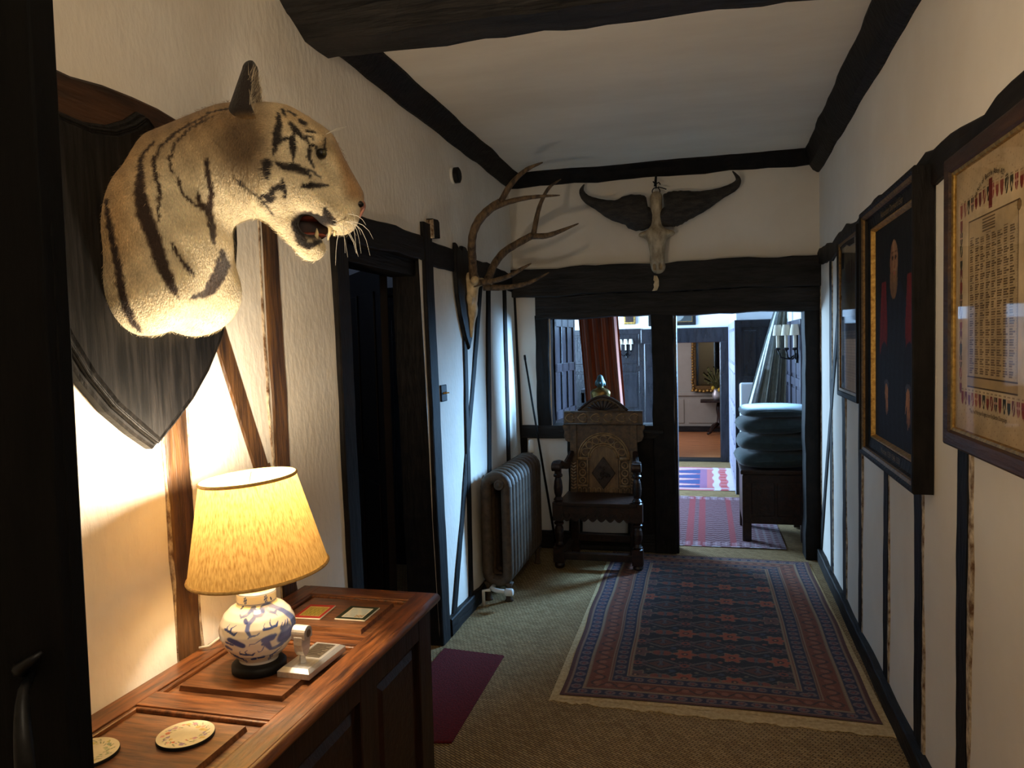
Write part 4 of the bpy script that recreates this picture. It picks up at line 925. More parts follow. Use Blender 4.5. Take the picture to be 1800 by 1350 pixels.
# ================================================================== carved oak armchair
ac = root('carved_armchair', 'carved dark oak wainscot armchair standing before the end wall', 'chair', (-.712, 5.08, 0), (0, 0, 0))
def cp(lo, hi, name, mat='carved_dark', par=None, bev=.004): return MB().box(lo, hi).build(name, M[mat], par or ac, bevel=bev)
FX, FY, BYc = .262, -.155, .185
turn = [(.030, .0), (.034, .012), (.034, .035), (.022, .045)]
for sx in (-1, 1):
    lg = MB(); x = sx*FX; zf = .011 if sx > 0 else 0
    lg.lathe([(.026, zf), (.033, zf+.006), (.035, .022), (.030, .036), (.024, .042)], 18, c=(x, FY, 0))
    lg.box((x-.036, FY-.036, .042), (x+.036, FY+.036, .145))
    lg.lathe([(.034, .145), (.026, .150), (.032, .160), (.026, .168), (.020, .180), (.030, .215), (.033, .245), (.028, .275), (.020, .290), (.032, .298), (.034, .308), (.024, .316), (.030, .326)], 18, c=(x, FY, 0))
    lg.box((x-.036, FY-.036, .326), (x+.036, FY+.036, .448))
    lg.lathe([(.034, .448), (.026, .455), (.033, .464), (.026, .474), (.020, .484), (.028, .510), (.031, .545), (.026, .590), (.019, .612), (.030, .620), (.031, .632), (.024, .640), (.024, .672)], 18, c=(x, FY, 0))
    lg.build('leg', M['carved_dark'], ac, smooth=False, bevel=0)
    cp((x*.80-.028, BYc-.03, zf), (x*.80+.028, BYc+.03, .44), 'leg')
cp((-FX+.03, FY-.022, .060), (FX-.03, FY+.022, .108), 'stretcher'); cp((-.2, BYc-.018, .10), (.2, BYc+.018, .15), 'stretcher')
for sx in (-1, 1): cp((sx*.235-.020, FY+.03, .070), (sx*.235+.020, BYc, .112), 'stretcher')
cp((-.262, FY-.045, .428), (.262, BYc+.02, .452), 'seat', 'carved_dark')
ap = [(-.232, .43), (.232, .43)]+[(.232-.464*(i/64), .345-.022*abs(math.sin(PI*8*i/64))) for i in range(65)]
aq = MB().prism(ap, lambda a, b, d: (a, d, b), FY-.030, FY-.010).build('apron', M['carved_dark'], ac)
for k in range(8):
    x = -.203+.058*k
    MB().tube([(x+.018*math.cos(PI+PI*i/8), FY-.031, .375+.026*math.sin(PI+PI*i/8)) for i in range(9)], .004, 5).build('carving', M['carved_dark'], aq, smooth=True)
# back
bf = Matrix.Translation((0, BYc-.01, .445))@Matrix.Rotation(-.07, 4, 'X')
bk = MB().box((-.195, 0, 0), (.195, .030, .50)).build('back_panel', M['carved'], ac); bk.matrix_local = bf
for sx in (-1, 1):
    s_ = MB().box((sx*.213-.024, -.012, -.02), (sx*.213+.024, .036, .50)).build('back_stile', M['carved'], ac, bevel=.003); s_.matrix_local = bf
    for k in range(9):
        for q in (-1, 1):
            MB().tube([(sx*.213+q*.002, -.014, .03+.022*k), (sx*.213+q*.017, -.014, .042+.022*k)], .0042, 5).build('carving', M['carved_hi'], s_)
def relief(mb_, name='carving', mat='carved_hi', par=None): return mb_.build(name, M[mat], par or bk, smooth=True)
arc = lambda cx_, cz, r, a0, a1, n=16, y=-.004: [(cx_+r*math.cos(a0+(a1-a0)*i/n), y, cz+r*math.sin(a0+(a1-a0)*i/n)) for i in range(n+1)]
for r in (.182, .168, .108, .094): relief(MB().tube(arc(0, .245, r, .05, PI-.05, 20), .0055, 6))
for k in range(7):
    a = .35+2.44*k/6; relief(MB().tube(arc(.138*math.cos(a), .245+.138*math.sin(a), .024, 0, 2*PI, 12), .0042, 5))
for sx in (-1, 1):
    relief(MB().box((sx*.150-.036, -.008, .235), (sx*.150+.036, 0, .255)))
    relief(MB().box((sx*.150-.036, -.007, .045), (sx*.150+.036, 0, .060)))
    for k in range(3):
        relief(MB().tube(arc(sx*.150, .090+.055*k, .022, 0, 2*PI, 14), .005, 6)); relief(MB().lathe([(.010, 0), (.006, .006), (.001, .008)], 8), 'carving').matrix_local = Matrix.Translation((sx*.150, -.001, .090+.055*k))@Matrix.Rotation(PI/2, 4, 'X')
    relief(MB().tube([(sx*.114, -.004, .06), (sx*.114, -.004, .235)], .005, 6)); relief(MB().tube([(sx*.187, -.004, .06), (sx*.187, -.004, .235)], .005, 6))
ab = [(.100, .012), (.100, .245)]+[(.088*math.cos(PI*i/14), .245+.088*math.sin(PI*i/14)) for i in range(15)]+[(-.100, .245), (-.100, .012)]
MB().prism(ab, lambda a, b, d: (a, d, b), -.003, 0).build('arch_board', M['carved_mid'], bk)
dm = MB().prism([(0, .030), (.085, .145), (0, .262), (-.085, .145)], lambda a, b, d: (a, d, b), -.012, 0).build('diamond', M['carved_dark'], bk, bevel=.004)
rg = random.Random(4)
for k in range(16):
    a = rg.uniform(0, 2*PI); q = rg.uniform(0, .045); relief(MB().tube(arc(q*math.cos(a), .147+q*1.3*math.sin(a), rg.uniform(.008, .016), a, a+4, 8, -.014), .004, 5), 'carving', 'carved_dark', dm)
for k in range(11):
    x = -.170+.034*k
    relief(MB().tube([(x-.011, -.005, .004), (x-.011, -.005, .028)]+arc(x, .028, .011, PI, 0, 6, -.005)+[(x+.011, -.005, .004)], .0032, 5))
relief(MB().box((-.195, -.008, -.012), (.195, .004, .003)))
cr = MB().box((-.278, -.030, .485), (.278, .040, .585)).build('crest_rail', M['carved'], ac, bevel=.004); cr.matrix_local = bf
for z in (.492, .578): relief(MB().box((-.278, -.036, z-.006), (.278, -.028, z+.006)), 'moulding', 'carved', cr)
for k in range(6):
    x = -.225+.09*k
    for sz in (-1, 1):
        relief(MB().tube([(x-.042, -.032, .535), (x-.025, -.032, .535+sz*.020), (x, -.032, .535+sz*.030), (x+.02, -.032, .535+sz*.022), (x+.022, -.032, .535+sz*.008), (x+.008, -.032, .535+sz*.010)], .0042, 6), 'carving', 'carved_hi', cr)
pd = [(-.175, .585)]+[(-.175+.35*i/24, .585+.100*math.sin(PI*i/24)**1.0) for i in range(25)]+[(.175, .585)]
pe = MB().prism(pd, lambda a, b, d: (a, d, b), -.012, .030).build('pediment', M['carved_dark'], ac, bevel=.002); pe.matrix_local = bf
relief(MB().tube([(-.175+.35*i/24, -.016, .587+.098*math.sin(PI*i/24)) for i in range(25)], .009, 8), 'moulding', 'carved_dark', pe)
for k in range(9):
    a = .35+2.44*k/8; relief(MB().tube([(.02*math.cos(a), -.014, .59), (.115*math.cos(a), -.014, .588+.068*math.sin(a))], [.003, .009], 6), 'carving', 'carved_dark', pe)
relief(MB().tube([(-.125+.25*i/40, -.018, .592+.070*math.sin(PI*i/40)+.006*math.sin(i*1.9)) for i in range(41)], .0035, 5), 'carving', 'gilt_dull', pe)
for sx in (-1, 1):
    sp = [(0, .0), (.030, .010), (.045, .04), (.040, .08), (.052, .10), (.055, .125), (0, .125)]
    o = MB().prism([(sx*(.237+a), .36+b) for a, b in sp], lambda a, b, d: (a, d, b), -.01, .028).build('ear_bracket', M['carved'], ac, bevel=.003); o.matrix_local = bf
    # arm: scrolled, sloping down to the front post
    am_ = MB(); rr = []
    for i in range(13):
        t = i/12; y = BYc-.01-(BYc-FY+.015)*t; z = .735-.045*t-.055*math.sin(PI*min(t*1.15, 1))+.02*t; x = sx*(.225+.040*t); w = .018+.012*t; h_ = .016+.008*math.sin(PI*t)
        rr.append([(x-w, y, z-h_), (x+w, y, z-h_), (x+w, y, z+h_*.7), (x, y, z+h_), (x-w, y, z+h_*.7)])
    am_.loft(rr).build('arm', M['carved_dark'], ac, bevel=.003)
    MB().prism([(.030*math.cos(2*PI*i/18), .030*math.sin(2*PI*i/18)) for i in range(18)], lambda a, b, d: (sx*.265+d, FY-.035+a, .690+b), -.031, .031).build('arm_scroll', M['carved_dark'], ac, bevel=.005)

# bronze bust on the sill behind the chair
bu = root('bronze_bust', 'small bronze buddha-like bust with green patinated head on the window sill', 'statue', (-.755, YB+.085, .905))
def bust(P):
    f = S_ell(P, (0, 0, .12), (.085, .055, .13)); f = smin(f, S_ell(P, (0, 0, .236), (.074, .042, .042)), .025)
    f = smin(f, S_cone(P, (0, 0, .24), (0, 0, .29), .022, .020), .015)
    return smax(f, -P[..., 2], .004)
V, F = surfnet(bust, (-.12, -.09, -.01), (.12, .09, .31), .006); np_mesh('torso', V, F, M['bronze'], bu)
def head(P):
    f = S_ell(P, (0, 0, .315), (.033, .037, .042)); f = smin(f, S_ell(P, (0, .004, .352), (.020, .022, .020)), .012); f = smin(f, S_ell(P, (0, -.036, .312), (.006, .008, .010)), .008)
    for w in (-1, 1): f = smin(f, S_ell(P, (w*.034, 0, .305), (.005, .010, .018)), .005)
    return f
V, F = surfnet(head, (-.05, -.06, .25), (.05, .05, .39), .0035); np_mesh('head', V, F, M['verdigris'], bu)

# ================================================================== rugs on the corridor floor
RW_, RL = 1.27, 2.26
rug = root('persian_rug', 'large dark blue and rust persian rug with patterned borders', 'rug', (-.625, 3.085, 0))
def ruglines(x, y):
    d = np.minimum(np.minimum(x, RW_-x), np.minimum(y*1.18, (RL-y)*1.18))
    along = np.where(np.minimum(x, RW_-x) < np.minimum(y*1.18, (RL-y)*1.18), y, x)
    C = np.tile(np.array([30, 32, 58.]), (len(x), 1))
    f = d > .285
    # field: palmettes, rings and leaves on midnight blue
    C[f] = (20, 22, 40)
    px_, py_ = .215, .27
    def lat(ox, oy):
        u = ((x-.30-ox)/px_+.5) % 1-.5; v = ((y-.25-oy)/py_+.5) % 1-.5; return u*px_, v*py_
    hsh = lambda ox, oy: np.abs(np.sin(np.floor((x-.30-ox)/px_+.5)*12.99+np.floor((y-.25-oy)/py_+.5)*78.23)*43758.5) % 1
    u, v = lat(.05, .04); C = mixc(C, (74, 84, 86), (f & (np.abs(v-.012*np.sin(u*70)) < .004))*.8)
    u, v = lat(0, 0); a = np.arctan2(v, u); r = np.hypot(u, v); C = mixc(C, (168, 132, 100), (f & (r < .050*(1+.22*np.cos(a*6))))*.75)
    u, v = lat(.1075, 0); C = mixc(C, (150, 120, 92), (f & (np.hypot(u/1.5, v) < .034) & (np.abs(v) < .030))*.7)
    u, v = lat(.1075, .135); r = np.hypot(u/1.25, v); C = mixc(C, (104, 92, 84), (f & (np.abs(np.abs(u)/.105+np.abs(v)/.062-1) < .13))*.9)
    C = mixc(C, (96, 52, 44), (f & (np.abs(u)/.062+np.abs(v)/.045 < 1))*.95); C = mixc(C, (40, 36, 52), (f & (r < .014)))
    u, v = lat(0, 0); a = np.arctan2(v, u); r = np.hypot(u, v)
    h1 = hsh(0, 0); C = mixc(C, (164, 78, 50), (f & (r < .044*(1+.22*np.cos(a*6))) & (h1 > .35))*.95); C = mixc(C, (104, 66, 60), (f & (r < .044*(1+.22*np.cos(a*6))) & (h1 <= .35))*.95); C = mixc(C, (66, 40, 44), (f & (r < .016))); C = mixc(C, (186, 130, 92), (f & (r < .006)))
    u, v = lat(.1075, 0); a = np.arctan2(v, u); r = np.hypot(u/1.5, v)
    C = mixc(C, (136, 66, 48), (f & (r < .030) & (np.abs(v) < .026))*.95); C = mixc(C, (40, 34, 46), (f & (r < .007)))
    u, v = lat(0, .135); r = np.hypot(u, v); C = mixc(C, (92, 66, 66), (f & (np.abs(r-.040) < .008) & (np.sin(np.arctan2(v, u)*10) > -.5))*.95); C = mixc(C, (132, 68, 54), (f & (r < .022))); C = mixc(C, (30, 32, 52), (f & (r < .010)))
    for sx in (-1, 1):
        for sy in (-1, 1):
            u, v = lat(.1075, .0675*sy+.075+.0); q = np.abs(np.hypot(u-sx*.05, (v-sy*.01))-.05); C = mixc(C, (84, 86, 92), (f & (q < .0055) & (u*sx < .01))*.8)
    u, v = lat(.054, .0675); C = mixc(C, (110, 96, 80), (f & (np.hypot(u, v) < .010))*.9); u, v = lat(.161, .2025); C = mixc(C, (150, 80, 58), (f & (np.hypot(u, v) < .012))*.9)
    u, v = lat(.161, .0675); C = mixc(C, (60, 74, 96), (f & (np.hypot(u, v) < .014))*.9)
    def band(a0, a1, bg, motif, per, kind):
        b = (d >= a0) & (d < a1); C[b] = bg; t = (d-(a0+a1)/2)/((a1-a0)/2); p_ = (along/per) % 1-.5
        if kind == 0:
            m = b & (np.abs(np.hypot(p_*2.2, t*1.1)-.62) < .20)
            m2 = b & (np.hypot(p_*2.2, t) < .28)
        else:
            m = b & (np.abs(t-.55*np.sin(p_*2*PI)) < .22); m2 = b & (np.hypot((np.abs(p_)-.25)*per/(a1-a0)*2.2, t*.9) < .42)
        C[m] = motif[0]; C[m2] = motif[1]
    band(.026, .085, (26, 28, 62), [(120, 96, 96), (134, 66, 58)], .060, 0)
    band(.100, .185, (120, 60, 36), [(74, 40, 34), (146, 88, 62)], .110, 1)
    band(.200, .262, (26, 28, 60), [(112, 92, 90), (124, 60, 52)], .058, 0)
    for a0, a1, c in ((0, .012, (84, 40, 34)), (.012, .026, (96, 48, 40)), (.020, .026, (140, 112, 88)), (.085, .092, (150, 124, 96)), (.092, .095, (110, 50, 40)), (.095, .100, (132, 104, 80)), (.185, .191, (150, 124, 96)), (.191, .195, (104, 48, 38)), (.195, .200, (132, 104, 80)),
                      (.262, .270, (156, 130, 100)), (.270, .275, (120, 60, 46)), (.275, .285, (146, 120, 92))):
        C[(d >= a0) & (d < a1)] = c
    return C
def rugpos(U, V):
    x, y = U*RW_, V*RL
    z = .0075+.0016*np.sin(y*5+x*2)+.0012*np.sin(x*9+y*3)
    e = .006*np.sin(V*9)+.004*np.sin(V*23); sk = .022*(V-.5)*np.sign(U-.5)*0
    return np.stack([x+e*(1-U)*.8-e*U*.5+.03*(1-V)*0-.05*(V)*(1-U)*.8, y+.018*np.sin(U*3)*(1-V)-.05*U*V, z], 1)
painted('woven_pile', rugpos, 250, 440, lambda U, V: ruglines(U*RW_, V*RL), M['rug'], rug)
fr = MB(); rg = random.Random(9)
for (y, s_) in ((-.004, -1), ):
    n = 110
    pts0 = [(-.0+RW_*i/n, y+.018*math.sin(3*i/n)) for i in range(n+1)]
    fr.add([(x, yy, .0065) for x, yy in pts0]+[(x, yy-.022-.006*math.sin(i*.9)-.004*rg.random(), .0045) for i, (x, yy) in enumerate(pts0)], [(i, i+1, n+2+i, n+1+i) for i in range(n)])
fr.build('end_fringe', M['underlay'], rug)
un = root('rug_underlay', 'ragged beige underlay showing beneath the persian rug', 'underlay', (-.625, 3.085, 0))
n = 90; top = []
for i in range(n+1): t = i/n; top.append((-.035+1.335*t, -.058-.028*t+.006*math.sin(t*60)+.012*rg.random()*(1 if i % 3 else .2)))
ol = top+[(1.292, .6), (1.275, 2.20), (.0, 2.24), (-.055, 2.2), (-.045, 1.0), (-.040, .4)]
MB().prism(ol, lambda a, b, d: (a, b, d), .0005, .0030).build('felt', M['underlay'], un)
rm = root('red_doormat', 'plain crimson mat lying in front of the left doorway', 'mat', (-1.12, 3.02, 0))
MB().prism([(-.16, -.46), (.170, -.40), (.158, .41), (-.16, .44)], lambda a, b, d: (a, b, d), .001, .010).build('pile', M['red_mat'], rm, bevel=.003)
r4 = root('fringed_rug', 'corner of a dark red fringed rug at the bottom of the picture', 'rug', (-.20, 1.94, 0))
MB().box((-.24, -.55, .001), (.55, .29, .010)).build('pile', M['red_mat'], r4, bevel=.003)
f4 = MB()
for k in range(70):
    x = -.235+.0112*k; f4.tube([(x, .29, .008), (x+rg.uniform(-.006, .006), .312, .005), (x+rg.uniform(-.01, .01), .328, .004)], .0022, 4)
f4.build('fringe', M['underlay'], r4, kind='stuff')
# ================================================================== pictures on the right wall
def rect_ring(R0_, yc, zc, w, h, inset, d):
    return [tuple(Vector(RW(yc+sy*(w/2-inset), zc+sz*(h/2-inset), d))-R0_) for sy, sz in ((1, -1), (-1, -1), (-1, 1), (1, 1))]
def moulding(name, par, R0_, yc, zc, w, h, prof, mat, bev=0):
    return MB().loft([rect_ring(R0_, yc, zc, w, h, i, d) for i, d in prof], cap=False).build(name, M[mat], par, bevel=bev)
def sheet(name, par, R0_, yc, zc, w, h, inset, d, nu, nv, col, mat):
    def pos(U, V):
        y = yc+(w/2-inset)-U*(w-2*inset); z = zc-(h/2-inset)+V*(h-2*inset)
        return np.stack([.655+.0155*y-d-R0_.x, y-R0_.y, z-R0_.z], 1)
    return painted(name, pos, nu, nv, col, mat, par, smooth=False)
def letters(name, par, R0_, s, size, yc, zc, d, mat, squash=1.0):
    v, f = text_pts(s, size)
    return MB().add([tuple(Vector(RW(yc-x*squash, zc+y, d))-R0_) for x, y, z in v], f).build(name, M[mat], par)
def pane(par, R0_, yc, zc, w, h, inset, d):
    return MB().add(rect_ring(R0_, yc, zc, w, h, inset, d), [(0, 1, 2, 3)]).build('glass', M['glass'], par, fix=False)

# --- heraldic roll
yc, zc, w, h = 2.083, 1.593, .672, .810
R0_ = Vector(RW(yc, zc)); mp_ = root('heraldic_roll_print', 'framed brown roll of names edged with small coloured shields, nearest the viewer', 'picture', R0_)
moulding('frame', mp_, R0_, yc, zc, w, h, [(0, .002), (0, .026), (.006, .030), (.038, .027), (.043, .020), (.045, .008)], 'brown_oak_y')
moulding('gilt_slip', mp_, R0_, yc, zc, w, h, [(.042, .012), (.044, .020), (.051, .017), (.054, .010)], 'gilt')
IW, IH = w-.108, h-.108
rgm = random.Random(12)
SHC = [(142, 58, 48), (140, 52, 44), (130, 48, 42), (60, 60, 44), (150, 70, 58), (48, 54, 44), (120, 60, 60), (150, 64, 52), (70, 66, 50)]
shl = []
for k in range(17): shl.append((.045+k*.0303*(IW/.564), IH-.095-.006*abs(k-8)*.3, SHC[rgm.randrange(9)], k % 5))
for k in range(14): shl.append((.045, IH-.150-k*.0335, SHC[rgm.randrange(9)], (k*3) % 5)); shl.append((IW-.045, IH-.150-k*.0335, SHC[rgm.randrange(9)], (k*2) % 5))
for k in range(17): shl.append((.062+k*.0285*(IW/.564), .088, SHC[rgm.randrange(9)], (k*2) % 5))
def roll_col(U, V):
    x, y = U*IW, V*IH
    n = np.sin(x*23+np.sin(y*17)*2)*np.sin(y*19+x*7)
    C = np.tile(np.array([216, 192, 152.]), (len(U), 1))+n[:, None]*np.array([6, 7, 8.])
    C = mixc(C, (150, 116, 76), np.clip(.10-np.minimum(np.minimum(x, IW-x), np.minimum(y, IH-y)), 0, .1)*3.0)
    fox = (np.sin(x*211+y*63)*np.sin(y*173-x*97) > .93) & ((y > IH-.1) | (y < .07)); C = mixc(C, (120, 84, 52), fox*.6)
    x0, x1, y0, y1 = .108, IW-.112, .145, IH-.145
    sc = (x > x0) & (x < x1+.006*np.sin(y*30)) & (y > y0) & (y < y1); C[sc] = np.array([194, 168, 126.])+n[sc][:, None]*6
    edge = ((np.abs(x-x0) < .0016) | (np.abs(x-x1) < .0020) | (np.abs(y-y1) < .0016)) & (x > x0-.002) & (x < x1+.003) & (y > y0) & (y < y1+.002); C[edge] = (92, 66, 40)
    rl = (x > x0-.006) & (x < x1+.006) & (y > y0-.026) & (y < y0+.004); C[rl] = (184, 156, 112)
    C[rl & ((np.abs(y-y0-.002) < .0015) | (np.abs(y-y0+.025) < .0018))] = (70, 50, 32)
    curl = (np.hypot(x-x1-.004, y-y1+.012) < .013); C[curl] = (140, 110, 72); C[curl & (np.hypot(x-x1-.004, y-y1+.012) > .011)] = (66, 48, 32)
    cw = (x1-x0-.02)/8; ci = np.floor((x-x0-.012)/cw); cf = ((x-x0-.012)/cw) % 1; rh = .0062; ri = np.floor(y/rh); rf = (y/rh) % 1
    ln = .40+.45*np.abs(np.sin(ci*12.9898+ri*78.233)*43758.5453 % 1)
    tx_ = (x > x0+.012) & (x < x1-.006) & (y > y0+.012) & (y < y1-.045+.03*np.abs((x-(x0+x1)/2)/.2)*0-.010*np.mod(ci*7, 3)/3) & (rf > .25) & (rf < .78) & (cf < ln)
    C = mixc(C, (78, 54, 32), tx_*(.62+.3*(np.sin(x*1500) > 0)))
    hd_ = (np.abs(x-(x0+x1)/2+.02) < .045) & (y < y1-.006) & (y > y1-.040) & (np.sin(y*900) > 0); C = mixc(C, (84, 60, 38), hd_*.8)
    for sx, sy, c, k in shl:
        u, v = (x-sx)/.0105, (y-sy)/.0185
        wd = np.where(v > .1, 1.0, np.sqrt(np.clip(1-((.1-v)/1.1)**1.7, 0, 1))); m = (np.abs(u) < wd) & (v > -1) & (v < 1)
        C[m] = c
        if k == 1: C[m & (np.abs(u*.9-v*.6) < .22)] = (206, 186, 150)
        if k == 2: C[m & (np.abs(np.abs(u)*1.1+v-.1) < .25)] = (200, 178, 140)
        if k == 3: C[m & ((np.abs(u) < .18) | (np.abs(v-.2) < .14))] = (198, 150, 130)
        if k == 4: C[m & (v > .55)] = (190, 150, 110)
        C = mixc(C, (96, 70, 44), ((np.abs(v-1.22) < .10) & (np.abs(u) < .8) & (np.sin(x*2100) > -.3))*.8)
    ctr = (np.abs(x-IW/2+.010) < .012) & (y > IH-.135) & (y < IH-.062); C[ctr] = (126, 46, 38)
    return C
sheet('printed_roll', mp_, R0_, yc, zc, w, h, .054, .010, 300, 370, roll_col, M['print'])
ttl = 'The Roll of Battle Abbey A.D. 1066'
for i, chx in enumerate(ttl):
    if chx == ' ': continue
    a = PI*(.86-.72*i/(len(ttl)-1)); v, f = text_pts(chx, .020); ca, sa = math.cos(a-PI/2), math.sin(a-PI/2)
    MB().add([tuple(Vector(RW(yc+.004-(.120*math.cos(a)+(x*ca-y*sa)), zc+IH/2-.118+.062*math.sin(a)+(x*sa*.6+y*ca), .0112))-R0_) for x, y, z in v], f).build('letter', M['ink'], mp_)
letters('caption', mp_, R0_, 'The chief Norman Knights born by Battle Champaign', .0155, yc+.02, zc-IH/2+.052, .0112, 'ink', .80)
pane(mp_, R0_, yc, zc, w, h, .050, .014)

# --- portrait
yc, zc, w, h = 3.080, 1.515, .940, 1.035
R0_ = Vector(RW(yc, zc)); po = root('portrait_painting', 'dark portrait of a bearded man in black and red in a deep black frame', 'painting', R0_)
moulding('frame', po, R0_, yc, zc, w, h, [(0, .004), (0, .062), (.006, .066), (.014, .066), (.020, .058)], 'black_oak')
moulding('gilt_line', po, R0_, yc, zc, w, h, [(.018, .050), (.020, .059), (.030, .054), (.034, .044)], 'gilt_dull')
moulding('black_band', po, R0_, yc, zc, w, h, [(.032, .046), (.034, .046), (.038, .036), (.074, .030), (.076, .022)], 'black_oak')
moulding('gilt_slip', po, R0_, yc, zc, w, h, [(.076, .022), (.078, .032), (.084, .033), (.086, .030), (.094, .014)], 'gilt')
def portrait(U, V):
    C = np.tile(np.array([22, 22, 22.]), (len(U), 1)); C = mixc(C, (44, 32, 26), np.clip((.22-U)*2.5, 0, 1)*np.clip(.6-V, 0, 1))
    body_ = (np.abs(U-.50) < .30+.10*(1-V)) & (V < .72-.9*np.maximum(0, np.abs(U-.5)-.10)); C = mixc(C, (26, 28, 36), body_*.9)
    for c0, w0 in ((.23, .085), (.77, .085)):
        slv = (np.abs(U-c0-.04*(c0-.5)*(1-V)*3) < w0*(1.05-.5*np.clip((V-.55)/.2, 0, 1))) & (V > .40) & (V < .74); C = mixc(C, (92, 26, 24), slv*.92)
        ch_ = (np.hypot((U-c0)/.13, (V-.30)/.16) < 1); C = mixc(C, (24, 25, 33), ch_*.95)
    hat = np.hypot((U-.46)/.12, (V-.905)/.055) < 1; C = mixc(C, (18, 17, 18), hat)
    face = np.hypot((U-.455)/.085, (V-.815)/.092) < 1; C = mixc(C, (128, 94, 68), face*.95)
    C = mixc(C, (96, 62, 42), (face & (U < .42))*.5)
    beard = (np.hypot((U-.45)/.085, (V-.735)/.085) < 1) & (V < .775-.10*np.abs(U-.455)); C = mixc(C, (104, 76, 50), beard*.9)
    C = mixc(C, (120, 70, 52), (np.hypot((U-.462)/.028, (V-.762)/.008) < 1)*.9)
    for ex in (.425, .492): C = mixc(C, (36, 24, 20), (np.hypot((U-ex)/.020, (V-.832)/.010) < 1)*.9); C = mixc(C, (70, 46, 32), (np.hypot((U-ex)/.026, (V-.855)/.006) < 1)*.8)
    C = mixc(C, (92, 58, 40), strokes(U, V, [[(.468, .835, .006), (.475, .792, .011), (.455, .786, .006)]])*.7)
    for hx, dirs in ((.285, ((0, -.085), (.018, -.08), (.034, -.07), (-.014, -.075))), (.745, ((0, -.11), (.02, -.10), (.04, -.085), (-.018, -.09), (-.05, -.05)))):
        C = mixc(C, (66, 66, 72), (np.hypot((U-hx)/.055, (V-.265)/.022) < 1)*.8)
        C = mixc(C, (138, 96, 68), (np.hypot((U-hx)/.038, (V-.225)/.042) < 1)*.95)
        C = mixc(C, (134, 92, 64), strokes(U, V, [[(hx+dx*.6, .215, .011), (hx+dx, .215+dy, .006)] for dx, dy in dirs])*.95)
    fold = np.sin(U*60+np.sin(V*7)*2); C = C*(1.30+.07*fold[:, None])
    return C
sheet('canvas', po, R0_, yc, zc, w, h, .090, .016, 130, 160, portrait, M['canvas'])
letters('inscription', po, R0_, 'Alexander Denward Esqr', .036, yc-.02, zc+h/2-.068, .0370, 'gold_ink', 1.0)
letters('inscription', po, R0_, 'Warden 1539 1546 1550', .032, yc, zc-h/2+.046, .0370, 'gold_ink', 1.0)

# --- third frame
yc, zc, w, h = 4.165, 1.612, .610, .850
R0_ = Vector(RW(yc, zc)); f3 = root('glazed_document', 'narrow-looking glazed document in a dark frame beyond the portrait', 'picture', R0_)
moulding('frame', f3, R0_, yc, zc, w, h, [(0, .002), (0, .022), (.006, .026), (.026, .024), (.032, .012)], 'black_oak')
moulding('gilt_slip', f3, R0_, yc, zc, w, h, [(.028, .012), (.030, .021), (.042, .018), (.046, .008)], 'gilt_dull')
def doc(U, V):
    n = np.sin(U*31+np.sin(V*23)*2)*np.sin(V*27); C = np.tile(np.array([150, 124, 90.]), (len(U), 1))+n[:, None]*6
    C = mixc(C, (86, 74, 62), np.clip((V-.58)*6, 0, 1)*np.clip((.90-V)*8, 0, 1)*.8)
    cr_ = (np.hypot((U-.5)/.30, (V-.80)/.075) < 1) & (np.sin(U*44) > -.2); C = mixc(C, (96, 54, 40), cr_*.8)
    C = mixc(C, (66, 58, 52), ((V > .40) & (V < .50))*.6)
    tx_ = (V < .40) & (V > .05) & (np.abs(U-.5) < .42) & (np.sin(V*330) > .2) & (np.sin(U*160+np.floor(V*52)*7.3) > -.5); C = mixc(C, (84, 62, 42), tx_*.7)
    return C
sheet('document', f3, R0_, yc, zc, w, h, .046, .006, 90, 140, doc, M['print'])
pane(f3, R0_, yc, zc, w, h, .042, .012)

# ================================================================== hall beyond the end wall
HY = 9.65
hw = struct(MB().box((-2.45, HY, 0), (-.66, HY+.12, 2.6)).box((.165, HY, 0), (.75, HY+.12, 2.6)).box((-.66, HY, 1.49), (.165, HY+.12, 2.6)).build('wall_hall_far', M['white_wall'])); tag(hw, 'white far wall of the hall with a low doorway')
MB().box((-.80, HY-.05, 1.49), (.27, HY+.14, 1.675)).build('lintel', M['panel_far'], hw, bevel=.012)
MB().box((.160, HY-.05, 0), (.275, HY+.14, 1.50)).build('jamb', M['panel_far'], hw, bevel=.012)
MB().box((-.76, HY-.05, 0), (-.655, HY+.14, 1.50)).build('jamb', M['panel_far'], hw, bevel=.012)
MB().box((-.655, HY-.03, 0), (.165, HY+.16, .03)).build('threshold', M['black_oak_x'], hw, bevel=.005)
def panelling(par, fn, a0, a1, z1, na, rows, d=.02, mat='panel_far'):
    """framed wainscot on surface fn(a,z,d)"""
    MB().prism([(a0, 0), (a1, 0), (a1, z1), (a0, z1)], fn, 0, d*.4).build('wainscot', M[mat], par)
    for i in range(na+1):
        a = a0+(a1-a0)*i/na; MB().prism([(a-.03, 0), (a+.03, 0), (a+.03, z1), (a-.03, z1)], fn, 0, d).build('stile', M[mat], par, bevel=.004)
    for z in rows: MB().prism([(a0, z-.035), (a1, z-.035), (a1, z+.035), (a0, z+.035)], fn, 0, d*1.05).build('rail', M[mat], par, bevel=.004)
    for i in range(na):
        b0, b1 = a0+(a1-a0)*i/na+.05, a0+(a1-a0)*(i+1)/na-.05
        for z0, z2 in zip(rows[:-1], rows[1:]):
            MB().prism([(b0, z0+.06), (b1, z0+.06), (b1, z2-.06), (b0, z2-.06)], fn, 0, d*.75).build('panel', M[mat], par, bevel=.008)
panelling(hw, lambda a, z, d: (a, HY-d, z), -2.4, -.80, 1.68, 5, (.05, .62, 1.18, 1.65))
